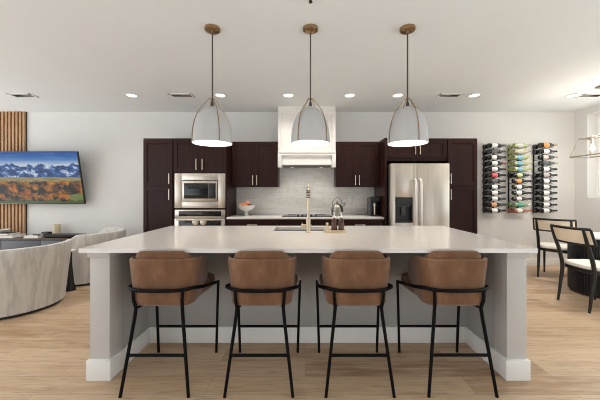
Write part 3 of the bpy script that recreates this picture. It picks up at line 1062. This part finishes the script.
shaker(p, 2.222, 2.686, 1.405, TOPZ - 0.02, CF - 0.021, (2.262, 1.44, 1.60))
shaker(p, 2.222, 2.686, 0.62, 1.400, CF - 0.021, (2.262, 1.19, 1.36))
shaker(p, 2.222, 2.686, 0.105, 0.615, CF - 0.021, (2.262, 0.40, 0.57))

fg = thing('refrigerator', 'stainless steel side by side fridge with water dispenser', 'refrigerator', (1.725, 4.6, 0))
FY = 4.20
MB().box(1.290, 2.165, FY + 0.085, 4.95, 0.02, 1.735, 0.004).build('body', M['steel_dark'], fg)
MB().box(1.30, 2.155, FY + 0.10, FY + 0.16, 0.0, 0.05).build('base_grille', M['black_plastic'], fg, smooth=False)
FS = 1.680
dx0, dx1, dz0, dz1 = 1.358, 1.613, 0.852, 1.232
d = MB()
d.box(1.283, dx0, FY, FY + 0.08, 0.06, 1.742, 0.005)
d.box(dx1, FS - 0.003, FY, FY + 0.08, 0.06, 1.742, 0.005)
d.box(dx0 - 0.004, dx1 + 0.004, FY, FY + 0.08, 0.06, dz0, 0.002)
d.box(dx0 - 0.004, dx1 + 0.004, FY, FY + 0.08, dz1, 1.742, 0.002)
fd = d.build('freezer_door', M['steel'], fg)
ds = MB()
ds.box(dx0, dx1, FY + 0.066, FY + 0.08, dz0, dz1)
ds.box(dx0, dx0 + 0.012, FY - 0.004, FY + 0.07, dz0, dz1)
ds.box(dx1 - 0.012, dx1, FY - 0.004, FY + 0.07, dz0, dz1)
ds.box(dx0, dx1, FY - 0.004, FY + 0.07, dz1 - 0.12, dz1)
ds.box(dx0, dx1, FY - 0.012, FY + 0.07, dz0, dz0 + 0.02)
tag(ds.build('dispenser', M['black_plastic'], fd), 'black water and ice dispenser')
MB().box(1.455, 1.515, FY + 0.03, FY + 0.066, 0.96, 1.11, 0.006).box(1.38, 1.59, FY + 0.015, FY + 0.05, 1.085, 1.11, 0.004).build('dispenser_paddle', M['grey_plastic'], fd)
rd = MB().box(FS + 0.003, 2.168, FY, FY + 0.08, 0.06, 1.742, 0.005).build('fridge_door', M['steel'], fg)
for (x, par) in ((FS - 0.036, fd), (FS + 0.040, rd)):
    pts = [(x, FY + 0.001, 0.50), (x, FY - 0.045, 0.52), (x, FY - 0.062, 0.62), (x, FY - 0.066, 0.95), (x, FY - 0.062, 1.36), (x, FY - 0.045, 1.48), (x, FY + 0.001, 1.50)]
    MB().tube(catmull(pts, 5), 0.0165, 12).build('handle', M['bright_steel'], par)

# ------------------------------------------------------------------ pendants over the island
def pendant(x, az, label):
    Y = 2.45
    zr = 1.732
    H = 0.350
    R = 0.169
    t = thing('pendant_light', label, 'pendant light', (x, Y, zr), group='pendant lights over the island', world_coords=False)
    top = CH - zr
    cn = MB().lathe([(0.066, top - 0.0005), (0.066, top - 0.020), (0.058, top - 0.026), (0.012, top - 0.027), (0.010, top - 0.045)], n=32).build('ceiling_canopy', M['brass'], t)
    scw = MB()
    for s in (-1, 1):
        scw.ball((s * 0.035, -0.012, top - 0.0275), 0.007, 10, 6)
    scw.build('screw', M['brass'], cn)
    MB().tube([(0, 0, top - 0.03), (0, 0, 0.375)], 0.0065, 10).build('rod', M['rod'], t)
    prof = []
    for q in range(15):
        a = q / 14.0
        z = H * a * 0.92
        r = R * (1 - a ** 2.5) ** 0.52 if a < 1 else 0.0
        prof.append((max(r, 0.012), z))
    sh = MB().lathe(prof, n=48, cap=False).build('shade', M['shade_out'], t, angle=60)
    inner = [(max(r - 0.004, 0.008), max(z - 0.003, 0.0)) for r, z in prof]
    rim = MB().lathe([(R, 0.0), (R, -0.003), (R - 0.004, -0.003), (R - 0.004, 0.0)], n=48, cap=False).build('rim', M['shade_out'], sh)
    tag(MB().lathe(inner, n=48, cap=False).build('lining', M['shade_in'], sh, angle=60), 'white inside of the shade')
    MB().lathe([(0.014, 0.300), (0.014, 0.340), (0.008, 0.365), (0.008, 0.395)], n=16).build('socket', M['rod'], t)
    for q in range(4):
        a = radians(az + 90 * q - 90)
        pts = [(0.005 * cos(a), 0.005 * sin(a), 0.392), (0.03 * cos(a), 0.03 * sin(a), 0.384)]
        for (r, z) in reversed(prof[:-1]):
            lift = max(0.0, (z - 0.17) / 0.15)
            if r < 0.05:
                continue
            pts.append(((r + 0.004 + 0.004 * lift) * cos(a), (r + 0.004 + 0.004 * lift) * sin(a), z + 0.002 + 0.026 * lift))
        pts = [Vector(p) for p in pts]
        MB().tube(pts, 0.0034, 8).build('strap', M['brass'], t)
    b = MB().ball((0, 0, 0.21), 0.045, 20, 12).build('bulb', M['bulb'], t)
    ld = bpy.data.lights.new('pendant_glow', 'POINT')
    ld.energy = PENDANT_W
    ld.color = (1.0, 0.95, 0.89)
    ld.shadow_soft_size = 0.05
    lo = bpy.data.objects.new('pendant_glow', ld)
    COL.objects.link(lo)
    lo.parent = t
    lo.location = (0, 0, 0.10)
    return t


pendant(-0.81, 37, 'grey dome pendant with brass straps hanging over the two left stools')
pendant(0.048, 52, 'grey dome pendant with brass straps hanging in front of the white hood')
pendant(0.897, 11, 'grey dome pendant with brass straps hanging in front of the fridge')

# ------------------------------------------------------------------ ceiling fittings
def downlight(x, y, label):
    t = thing('recessed_downlight', label, 'ceiling light', (x, y, CH - 0.006), group='recessed downlights', world_coords=False)
    MB().lathe([(0.088, 0.0055), (0.090, 0.002), (0.086, -0.002), (0.070, 0.000), (0.066, 0.004)], n=32, cap=False).build('trim_ring', M['trim'], t)
    MB().lathe([(0.068, 0.003), (0.060, 0.001), (0.0, 0.0)], n=32).build('lens', M['lens'], t)
    ld = bpy.data.lights.new('downlight_beam', 'SPOT')
    ld.energy = DOWNLIGHT_W * 4
    ld.color = (1.0, 0.98, 0.95)
    ld.spot_size = radians(150)
    ld.spot_blend = 1.0
    ld.shadow_soft_size = 0.07
    lo = bpy.data.objects.new('downlight_beam', ld)
    COL.objects.link(lo)
    lo.parent = t
    lo.location = (0, 0, -0.03)


for (x, lab) in ((-2.56, 'round recessed downlight above the left pantry cabinet'), (-1.25, 'round recessed downlight just right of the left pendant'),
                 (-0.247, 'round recessed downlight above the left edge of the hood'), (0.66, 'round recessed downlight just right of the middle pendant'),
                 (1.37, 'round recessed downlight at the top of the right pendant shade'), (2.50, 'round recessed downlight between the right pendant and the wine racks'),
                 (3.97, 'round recessed downlight above the right end of the wine racks')):
    downlight(x, 4.135, lab)
for (x, y, lab) in ((-3.45, 2.95, 'added fill downlight out of view in the ceiling above the barrel armchairs'), (-3.60, 2.00, 'added fill downlight out of view over the floor left of the island'),
                    (3.45, 2.95, 'added fill downlight out of view in the ceiling above the nearer dining chair'), (3.60, 2.00, 'added fill downlight out of view over the floor right of the island')):
    downlight(x, y, lab)  # four unseen downlights added as fill to brighten the floor at both sides


def vent(x, lab):
    y = 4.13
    t = thing('ceiling_vent', lab, 'air vent', (x, y, CH - 0.012), group='ceiling air vents')
    v = MB()
    w, d = 0.165, 0.075
    z0, z1 = CH - 0.010, CH - 0.0005
    v.box(x - w, x + w, y - d, y - d + 0.02, z0, z1)
    v.box(x - w, x + w, y + d - 0.02, y + d, z0, z1)
    v.box(x - w, x - w + 0.02, y - d, y + d, z0, z1)
    v.box(x + w - 0.02, x + w, y - d, y + d, z0, z1)
    v.build('frame', M['trim'], t, smooth=False)
    MB().box(x - w + 0.02, x + w - 0.02, y - d + 0.02, y + d - 0.02, CH - 0.002, CH - 0.001).build('duct_opening', M['dark'], t, smooth=False)
    l = MB()
    for q in range(12):
        xx = x - w + 0.03 + q * (2 * w - 0.06) / 11
        s = 1 if q < 6 else -1
        l.loft([[(xx - s * 0.010, yy, CH - 0.003), (xx - s * 0.008, yy, CH - 0.003), (xx + s * 0.010, yy, CH - 0.011), (xx + s * 0.008, yy, CH - 0.011)] for yy in (y - d + 0.02, y + d - 0.02)])
    l.build('louvers', M['grille'], t, smooth=False)


vent(-4.16, 'white slotted ceiling vent above the television')
vent(-1.82, 'white slotted ceiling vent above the oven tower')
vent(2.13, 'white slotted ceiling vent above the right pantry cabinet')
vent(4.22, 'white slotted ceiling vent in the corner above the window')

sp = thing('ceiling_sprinkler', 'small dark sprinkler head on the ceiling in front of the middle pendant', 'sprinkler', (0.042, 2.085, CH - 0.05), world_coords=False)
MB().lathe([(0.035, 0.0495), (0.035, 0.044), (0.015, 0.040)], n=24).build('escutcheon', M['trim'], sp)
MB().lathe([(0.011, 0.043), (0.011, 0.034), (0.007, 0.032), (0.007, 0.029), (0.014, 0.028), (0.014, 0.026)], n=16).build('head', M['dark'], sp)

# ------------------------------------------------------------------ wine racks
RX = (3.185, 3.625, 4.07)
ROWZ = [2.122 - 0.102 * i for i in range(12)]
ORD = ['first', 'second', 'third', 'fourth', 'fifth', 'sixth', 'seventh', 'eighth', 'ninth', 'tenth', 'eleventh', 'twelfth']


def make_rack():
    t = thing('wine_rack', 'x', 'wine rack', (0, 0, 0), group='black wall wine racks', world_coords=False)
    for dx in (0.0, 0.165):
        MB().box(dx - 0.012, dx + 0.012, -0.008, -0.0015, ROWZ[-1] - 0.06, ROWZ[0] + 0.03).build('rail', M['black_metal'], t, smooth=False)
    first = None
    for dx in (0.0, 0.165):
        r0 = 0.040 if dx == 0 else 0.040
        for z in ROWZ:
            if first is None:
                pts = [(0, -0.007, 0), (0, -0.035, -0.003), (0, -0.055, -0.006), (0, -0.085, -0.004), (0, -0.112, 0.004), (0, -0.135, -0.002), (0, -0.165, -0.006), (0, -0.200, -0.002), (0, -0.222, 0.012)]
                first = MB().tube(pts, 0.0035, 8).build('peg', M['black_metal'], t)
                o = first
            else:
                o = first.copy()
                COL.objects.link(o)
            o.location = (dx, 0, z - 0.0425)
    return t


rack = make_rack()
for i, (x, lab) in enumerate(zip(RX, ('black metal wall rack of dark wine bottles beside the right pantry cabinet', 'middle black metal wall rack with green and blue wine bottles', 'black metal wall rack of wine bottles nearest the window corner'))):
    o = rack if i == 0 else copy_tree(rack)
    o.location = (x, WY, 0)
    o['label'] = lab

_bm_cache = {}


def bottle_meshes(kind):
    if kind in _bm_cache:
        return _bm_cache[kind]
    k = 1.13 if kind == 'sparkling' else 1.0
    R = 0.0372 * k
    prof = [(0.0, 0.010), (R * 0.6, 0.004), (R * 0.92, 0.0), (R, 0.006), (R, 0.168), (R * 0.94, 0.186), (R * 0.70, 0.206), (R * 0.46, 0.226), (0.0152, 0.240), (0.0145, 0.29), (0.0158, 0.292), (0.0158, 0.300), (0.0, 0.3005)]
    if kind == 'slope':
        prof = [(0.0, 0.010), (R * 0.6, 0.004), (R * 0.92, 0.0), (R, 0.006), (R, 0.140), (R * 0.93, 0.165), (R * 0.70, 0.205), (R * 0.5, 0.236), (0.0155, 0.262), (0.0145, 0.30), (0.0158, 0.302), (0.0158, 0.312), (0.0, 0.3125)]
    lab = [(R + 0.0002, 0.052), (R + 0.0007, 0.053), (R + 0.0007, 0.147), (R + 0.0002, 0.148)]
    if kind == 'slope':
        lab = [(R + 0.0002, 0.045), (R + 0.0007, 0.046), (R + 0.0007, 0.132), (R + 0.0002, 0.133)]
    top = prof[-2][1]
    cap = [(0.0156, top - 0.058), (0.0166, top - 0.057), (0.0166, top + 0.0008), (0.0, top + 0.001)]
    _bm_cache[kind] = (prof, lab, cap)
    return _bm_cache[kind]


_objs = {}


def wine_bottle(kind, glass, label_c, cap_c, loc, label, group):
    key = (kind, glass, label_c, cap_c)
    prof, lb, cp = bottle_meshes(kind)
    if key not in _objs:
        b = MB().lathe(prof, n=20).build('wine_bottle', colour_mat('bottle_glass', glass, 0.12))
        if label_c:
            MB().lathe(lb, n=20, cap=False).build('paper_label', colour_mat('bottle_paper', label_c, 0.6), b)
        MB().lathe(cp, n=16).build('foil_cap', colour_mat('bottle_foil', cap_c, 0.35, 0.2), b)
        _objs[key] = b
    else:
        b = copy_tree(_objs[key])
    b.location = loc
    b.rotation_euler = (0, pi / 2, 0)
    tag(b, label, 'wine bottle', group)
    return b


BLK, GRN, OLV = (17, 17, 16), (164, 172, 112), (180, 172, 128)
WHT, CAPB, CAPG = (226, 224, 222), (24, 22, 24), (150, 146, 140)
D = ('bordeaux', BLK, WHT, CAPB)
GREY = ('bordeaux', (44, 44, 46), (98, 98, 100), (40, 38, 40))
ROWS = [
    [D, GREY, ('slope', BLK, WHT, CAPB), ('bordeaux', BLK, WHT, (150, 46, 58)), D, ('bordeaux', BLK, (222, 92, 102), CAPB), GREY, D, D, D, ('slope', BLK, (214, 160, 120), CAPB), D],
    [('bordeaux', GRN, (196, 194, 186), CAPG), ('bordeaux', OLV, (190, 186, 176), CAPG), ('slope', GRN, (122, 172, 196), (176, 178, 110)), ('slope', GRN, (116, 168, 196), (180, 160, 110)), ('slope', GRN, (122, 170, 194), (164, 170, 100)),
     ('slope', BLK, (196, 208, 150), CAPG), ('slope', BLK, (226, 156, 84), CAPB), ('slope', (40, 42, 22), WHT, CAPB), ('slope', (40, 42, 22), WHT, CAPB), ('slope', (52, 34, 30), (220, 210, 204), CAPB),
     ('bordeaux', (132, 156, 112), (84, 158, 138), (214, 212, 208)), ('slope', (160, 98, 76), (230, 222, 214), (166, 96, 62))],
    [('sparkling', (34, 34, 30), (226, 152, 82), (176, 150, 98)), D, ('slope', BLK, (200, 184, 176), (170, 144, 100)), ('slope', (40, 42, 40), (90, 92, 92), (170, 148, 110)), D, ('bordeaux', BLK, (178, 164, 168), CAPB), D, D, D, D, D, D],
]
WORDS = {
    0: ['dark bottle with white label', 'all dark grey bottle', 'dark sloping bottle with white label', 'dark bottle with white label and red cap', 'dark bottle with white label', 'dark bottle with pink label', 'all dark grey bottle', 'dark bottle with white label', 'dark bottle with white label', 'dark bottle with white label', 'dark bottle with pale orange label', 'dark bottle with white label'],
    1: ['pale green bottle with grey label', 'olive bottle with grey label', 'yellow-green bottle with blue label', 'yellow-green bottle with blue label', 'yellow-green bottle with blue label', 'black bottle with pale green label', 'black bottle with orange label', 'dark olive bottle with white label', 'dark olive bottle with white label', 'dark brown bottle with white label', 'green bottle with teal label', 'rose bottle with white label'],
    2: ['wide sparkling bottle with orange label', 'dark bottle with white label', 'dark bottle with beige label and gold cap', 'dark grey bottle with gold cap', 'dark bottle with white label', 'dark bottle with mauve label', 'dark bottle with white label', 'dark bottle with white label', 'dark bottle with white label', 'dark bottle with white label', 'dark bottle with white label', 'dark bottle with white label'],
}
RACKN = ('left', 'middle', 'right')
for ri in range(3):
    for k in range(12):
        z = ROWZ[k]
        kind, gl, lc, cc = ROWS[ri][k]
        shift = -0.012 if ri == 1 and 6 <= k <= 9 else 0.0
        zr = z + (0.0048 if kind == 'sparkling' else 0.0)
        wine_bottle(kind, gl, lc, cc, (RX[ri] - 0.035 + shift, WY - 0.167, zr - 0.0063), '%s, outer peg, %s row of the %s rack' % (WORDS[ri][k], ORD[k], RACKN[ri]), 'wine bottles in the %s rack' % RACKN[ri])
        inner = not ((ri == 2 and k in (2, 3, 4)) or (ri == 1 and 6 <= k <= 9))
        if inner:
            if ri == 1:
                g2 = (GRN if k < 5 else BLK if k == 5 else (120, 150, 96) if k == 10 else (160, 98, 76))
                w2 = 'green' if k < 5 or k == 10 else 'black' if k == 5 else 'rose'
            else:
                g2, w2 = BLK, 'dark'
            wine_bottle('bordeaux', g2, WHT, CAPB, (RX[ri] - 0.040, WY - 0.058, z - 0.0065), '%s bottle lying next to the wall, %s row of the %s wine rack' % (w2, ORD[k], RACKN[ri]), 'wine bottles in the %s rack' % RACKN[ri])

# ------------------------------------------------------------------ dining corner
TX, TY = 3.816, 3.634
t = thing('dining_table', 'round dining table with white top on a black fluted drum base', 'dining table', (TX, TY, 0), world_coords=False)
n = 256
flute = []
for z, base in ((0.0, 0.287), (0.03, 0.287)):
    flute.append([(base * cos(2 * pi * q / n), base * sin(2 * pi * q / n), z) for q in range(n)])
for z in (0.03, 0.728):
    flute.append([((0.300 if q % 4 in (1, 2) else 0.287) * cos(2 * pi * q / n), (0.300 if q % 4 in (1, 2) else 0.287) * sin(2 * pi * q / n), z) for q in range(n)])
MB().loft(flute).build('drum_base', M['black_wood'], t, angle=20)
MB().lathe([(0.330, 0.728), (0.348, 0.733), (0.350, 0.745), (0.345, 0.752), (0.0, 0.752)], n=64).build('tabletop', M['white_ceramic'], t)


def make_dining_chair():
    t = thing('dining_chair', 'x', 'dining chair', (0, 0, 0), group='black cane-back dining chairs', world_coords=False)
    # seat
    def outline(s, z):
        return [(x * (1 - 0.06 * (y - 0.25)) * s, 0.265 + (y - 0.265) * s, z) for x, y, _ in superellipse(0, 0.265, 0.235, 0.235, 0, 3.0, 44)]
    MB().loft([outline(0.95, 0.405), outline(1.0, 0.412), outline(1.0, 0.446), outline(0.97, 0.450)]).build('seat_frame', M['black_wood'], t)
    MB().loft([outline(0.96, 0.4505), outline(0.985, 0.458), outline(0.985, 0.476), outline(0.95, 0.488), outline(0.80, 0.493)]).build('seat_cushion', M['cream'], t)
    # back
    def arc(z, y0, hw=0.236, sag=0.075, k=20, a1=62):
        pts = []
        for q in range(k + 1):
            a = radians(-a1 + 2 * a1 * q / k)
            pts.append(Vector((hw * sin(a) / sin(radians(a1)), y0 + sag * (1 - cos(a)) / (1 - cos(radians(a1))), z)))
        return pts
    zt, zb, yt, yb = 0.905, 0.732, -0.115, -0.060
    top, bot = arc(zt, yt), arc(zb, yb)
    fr = MB().tube(top, 0.0125, 10, sz=1.25).build('top_rail', M['black_wood'], t)
    MB().tube(bot, 0.0115, 10, sz=1.1).build('bottom_rail', M['black_wood'], t)
    for i in (0, -1):
        MB().tube([bot[i], top[i]], 0.0125, 10).build('end_stile', M['black_wood'], t)
    rings = []
    for tp, bt in zip(top, bot):
        nrm = Vector((0, 0.003, 0))
        rings.append([bt - nrm, tp - nrm, tp + nrm, bt + nrm])
    MB().loft(rings).build('cane_panel', M['cane'], t)
    for s in (-1, 1):
        pts = catmull([(s * 0.188, -0.005, 0.0), (s * 0.186, 0.025, 0.22), (s * 0.188, 0.048, 0.43), (s * 0.190, 0.010, 0.62), (s * 0.194, -0.045, 0.78), (s * 0.196, -0.082, 0.905)], 5)
        k = len(pts)
        MB().tube(pts, [0.0125 + 0.0085 * sin(pi * min(1, i / (k - 1) * 1.05)) for i in range(k)], 12).build('leg', M['black_wood'], t)
        MB().tube([(s * 0.185, 0.435, 0.405), (s * 0.188, 0.445, 0.0)], [0.019, 0.011], 12).build('leg', M['black_wood'], t)
    return t


ch = make_dining_chair()
ch.location = (3.075, 3.21, 0)
ch.rotation_euler = (0, 0, radians(-90))
ch['label'] = 'black dining chair with cane back and cream seat, nearest the island'
c2 = copy_tree(ch)
c2.location = (3.72, 4.18, 0)
c2.rotation_euler = (0, 0, radians(-50))
c2['label'] = 'black dining chair with cane back and cream seat, standing under the wine racks'

# lantern
LX, LY = 4.0, 3.62
t = thing('lantern_chandelier', 'long brushed metal trapezoid lantern with bare bulbs hanging over the dining table', 'chandelier', (LX, LY, 1.81))
zb, zt = 1.815, 2.068
bw, bl, tw, tl = 0.15, 0.45, 0.075, 0.40
B = [(LX + sx * bw, LY + sy * bl, zb) for sx, sy in ((-1, -1), (1, -1), (1, 1), (-1, 1))]
T = [(LX + sx * tw, LY + sy * tl, zt) for sx, sy in ((-1, -1), (1, -1), (1, 1), (-1, 1))]
fr = MB()
for i in range(4):
    j = (i + 1) % 4
    fr.tube([B[i], B[j]], 0.009, 4)
    fr.tube([T[i], T[j]], 0.009, 4)
    fr.tube([B[i], T[i]], 0.009, 4)
fr.tube([(LX, LY - tl, zt), (LX, LY + tl, zt)], 0.008, 4)
fr.build('frame', M['lantern_metal'], t, smooth=False)
for y in (LY - 0.28, LY, LY + 0.28):
    sk_ = MB().lathe([(0.016, 0.0), (0.016, 0.075), (0.008, 0.08)], (LX, y, zt - 0.085), 16).build('socket', M['lantern_metal'], t)
    MB().lathe([(0.0, 0.0), (0.016, 0.006), (0.029, 0.03), (0.030, 0.045), (0.020, 0.075), (0.013, 0.09), (0.013, 0.10)], (LX, y, zt - 0.19), 18).build('bulb', M['lantern_bulb'], t)
for y in (LY - 0.14, LY + 0.14):
    MB().tube([(LX, y, zt), (LX, y, CH - 0.02)], 0.005, 8).build('rod', M['lantern_metal'], t)
MB().box(LX - 0.05, LX + 0.05, LY - 0.2, LY + 0.2, CH - 0.022, CH - 0.0005, 0.003).build('ceiling_canopy', M['lantern_metal'], t)
ld = bpy.data.lights.new('lantern_glow', 'POINT')
ld.energy = 36
ld.color = (1.0, 0.92, 0.80)
ld.shadow_soft_size = 0.15
lo = bpy.data.objects.new('lantern_glow', ld)
COL.objects.link(lo)
lo.parent = t
lo.location = (0, 0, 0.12)

# ------------------------------------------------------------------ living corner on the left
t = thing('slat_panel', 'oak slat wall panel from floor to ceiling behind the television', 'wall panel', (-5.6, WY, 0))
MB().box(-6.4, -4.955, WY - 0.012, WY - 0.001, 0.001, CH - 0.001).build('backing', M['felt'], t, smooth=False)
sl = MB()
x = -4.955 - 0.042
while x > -6.4:
    sl.box(x, x + 0.034, WY - 0.038, WY - 0.012, 0.001, CH - 0.001)
    x -= 0.0625
sl.build('slats', M['slat_oak'], t, smooth=False)

# television, tilted towards the room
TVX0, TVX1 = -5.44, -3.825
TVZ0, TVH, TILT = 1.106, 0.905, radians(10.5)
tv = bpy.data.objects.new('television', None)
COL.objects.link(tv)
tv.location = ((TVX0 + TVX1) / 2, 4.865, TVZ0)
tv.rotation_euler = (TILT, 0, 0)
OFF[tv.name] = (0, 0, 0)
tag(tv, 'large wall television showing snowy mountains above autumn trees', 'television')
hw = (TVX1 - TVX0) / 2
MB().box(-hw, hw, 0.001, 0.035, 0.0, TVH, 0.004).build('body', M['black_plastic'], tv)
s = MB()
vs = [s.bm.verts.new(p) for p in ((-hw + 0.01, 0, 0.012), (hw - 0.01, 0, 0.012), (hw - 0.01, 0, TVH - 0.01), (-hw + 0.01, 0, TVH - 0.01))]
fc = s.bm.faces.new(vs)
uvl = s.bm.loops.layers.uv.new('UVMap')
for lp, uvc in zip(fc.loops, ((0, 0), (1, 0), (1, 1), (0, 1))):
    lp[uvl].uv = uvc
s.build('screen', M['screen'], tv, smooth=False)
MB().box(-0.3, 0.3, 0.035, 0.075, 0.25, 0.55).build('wall_mount', M['black_metal'], tv, smooth=False)

# media console and what stands on it
t = thing('media_console', 'low charcoal console with dark wood top under the television', 'console', (-4.9, 4.7, 0))
MB().box(-6.3, -3.70, 4.62, 4.94, 0.06, 0.525, 0.003).build('body', M['console'], t)
MB().box(-6.32, -3.68, 4.60, 4.945, 0.525, 0.55, 0.003).build('top', M['console_top'], t)
for i in range(4):
    x0 = -6.29 + i * 0.6475
    MB().box(x0 + 0.003, x0 + 0.6445, 4.600, 4.62, 0.075, 0.515, 0.002).build('door', M['console'], t)
MB().box(-6.25, -3.75, 4.66, 4.90, 0.0, 0.06).build('plinth', M['black_recess'], t, smooth=False)

t = thing('serving_tray', 'long black oval tray on the console beside the candle', 'tray', (-4.05, 4.73, 0.5503), rotz=radians(2), world_coords=False)
MB().loft([superellipse(0, 0, 0.31, 0.07, 0.0, 2.6), superellipse(0, 0, 0.335, 0.088, 0.014, 2.6), superellipse(0, 0, 0.345, 0.095, 0.052, 2.6), superellipse(0, 0, 0.335, 0.087, 0.052, 2.6), superellipse(0, 0, 0.32, 0.075, 0.02, 2.6)]).build('dish', M['black_plastic'], t)
cd = thing('candle_jar', 'short cream candle in a jar on the console behind the black tray', 'candle', (-4.33, 4.885, 0.5503), world_coords=False)
MB().lathe([(0.052, 0.0), (0.056, 0.004), (0.056, 0.197), (0.052, 0.200), (0.050, 0.190), (0.0, 0.188)], n=28).build('jar', M['wax'], cd)
MB().tube([(0, 0, 0.185), (0.002, 0, 0.205)], 0.002, 6).build('wick', M['dark'], cd)
rb = thing('remote_control', 'small black remote control lying on the white book', 'remote control', (-4.50, 4.70, 0.5885), rotz=radians(70), world_coords=False)
MB().box(-0.022, 0.022, -0.08, 0.08, 0.0, 0.018, 0.006).build('body', M['black_plastic'], rb)
MB().box(-0.014, 0.014, -0.06, 0.05, 0.018, 0.0195).build('buttons', M['grey_plastic'], rb)
cb = thing('coaster_stack', 'small black box standing behind the remote control on the console', 'box', (-4.50, 4.88, 0.5503), world_coords=False)
MB().box(-0.06, 0.06, -0.04, 0.04, 0.0, 0.06, 0.004).build('box', M['black_plastic'], cb)
MB().box(-0.062, 0.062, -0.042, 0.042, 0.06, 0.072, 0.004).build('lid', M['black_plastic'], cb)


def book(x, y, z, w, d, h, cover, label, rot=0.0):
    b = thing('book', label, 'book', (x, y, z), rotz=rot, world_coords=False)
    c = MB().box(-w / 2, w / 2, -d / 2, d / 2, 0, 0.003, 0.001).box(-w / 2, w / 2, -d / 2, d / 2, h - 0.003, h, 0.001).box(-w / 2, -w / 2 + 0.003, -d / 2, d / 2, 0, h, 0.001)
    c.build('cover', cover, b)
    MB().box(-w / 2 + 0.003, w / 2 - 0.006, -d / 2 + 0.005, d / 2 - 0.005, 0.003, h - 0.003).build('pages', M['paper_white'], b, smooth=False)


book(-4.53, 4.71, 0.5503, 0.24, 0.17, 0.038, M['white_ceramic'], 'white book lying flat on the console under the remote control')
book(-5.02, 4.76, 0.5503, 0.34, 0.24, 0.040, M['white_ceramic'], 'white book at the bottom of the stack on the console')
book(-5.09, 4.76, 0.5906, 0.30, 0.22, 0.034, M['black_plastic'], 'black book in the middle of the stack on the console')
cb = thing('shell_bowl', 'small white bowl on top of the stacked books on the console', 'bowl', (-5.14, 4.76, 0.625), world_coords=False)
MB().lathe([(0.04, 0.0), (0.05, 0.004), (0.085, 0.03), (0.10, 0.052), (0.096, 0.053), (0.08, 0.034), (0.0, 0.014)], n=28).build('bowl', M['white_ceramic'], cb)


# barrel armchairs
def barrel_chair(x, y, face, label):
    t = thing('barrel_armchair', label, 'armchair', (x, y, 0), group='pale barrel armchairs', world_coords=False)
    back = face + 180
    rings = []
    K = 44
    A = 97
    m = 7
    for q in range(-2, K + 3):
        qq = min(max(q, 0), K)
        sc = 1.0 if 0 <= q <= K else (0.75 if q in (-1, K + 1) else 0.35)
        s = -1 + 2 * qq / K
        ex = 0.0 if 0 <= q <= K else (2.5 if q in (-1, K + 1) else 4.0)
        a = radians(back + A * s + (ex if s > 0 else -ex))
        top = 0.725 - 0.12 * max(0.0, (abs(s) - 0.82) / 0.18) ** 1.6
        th = 0.085 * sc
        c0 = 0.0425
        ring = []
        zs = [0.035, 0.06, 0.2, 0.4, 0.55, 0.8, 0.94]
        out = []
        for f_ in (0.0, 0.05, 0.25, 0.5, 0.75, 0.93):
            z = 0.035 + (top - 0.035) * f_
            ro = 0.425 + 0.075 * (z / 0.72) ** 1.2
            out.append((ro, z))
        rtop = 0.425 + 0.075 * (top / 0.72) ** 1.2
        sec = [(r - c0 + th / 2, z) for r, z in out] + [(rtop - c0 + th / 2 * 0.6, top - 0.008), (rtop - c0, top), (rtop - c0 - th / 2 * 0.6, top - 0.008)] + [(r - c0 - th / 2, z) for r, z in reversed(out)]
        rings.append([(r * cos(a), r * sin(a), z) for r, z in sec])
    MB().loft(rings).build('shell', M['velvet'], t, angle=55)
    MB().lathe([(0.36, 0.0), (0.40, 0.004), (0.40, 0.034)], n=48).build('base', M['black_recess'], t)
    MB().lathe([(0.33, 0.036), (0.345, 0.10), (0.35, 0.26), (0.33, 0.262)], n=48).build('seat_base', M['velvet'], t)
    MB().lathe([(0.32, 0.264), (0.358, 0.28), (0.366, 0.33), (0.358, 0.38), (0.31, 0.40), (0.0, 0.408)], n=48).build('seat_cushion', M['velvet'], t)
    return t


barrel_chair(-3.30, 3.20, 138, 'pale grey streaked velvet barrel armchair nearest the island')
barrel_chair(-3.30, 4.25, 194, 'pale grey streaked velvet barrel armchair in front of the console end')
t = thing('drink_table', 'slim dark cone side table with small white top between the armchairs', 'side table', (-3.13, 3.735, 0), world_coords=False)
MB().lathe([(0.060, 0.0), (0.060, 0.012), (0.040, 0.10), (0.020, 0.35), (0.02, 0.52)], n=28).build('cone_base', M['dark'], t)
MB().lathe([(0.058, 0.52), (0.062, 0.523), (0.062, 0.538), (0.058, 0.54), (0.0, 0.54)], n=32).build('tabletop', M['white_ceramic'], t)
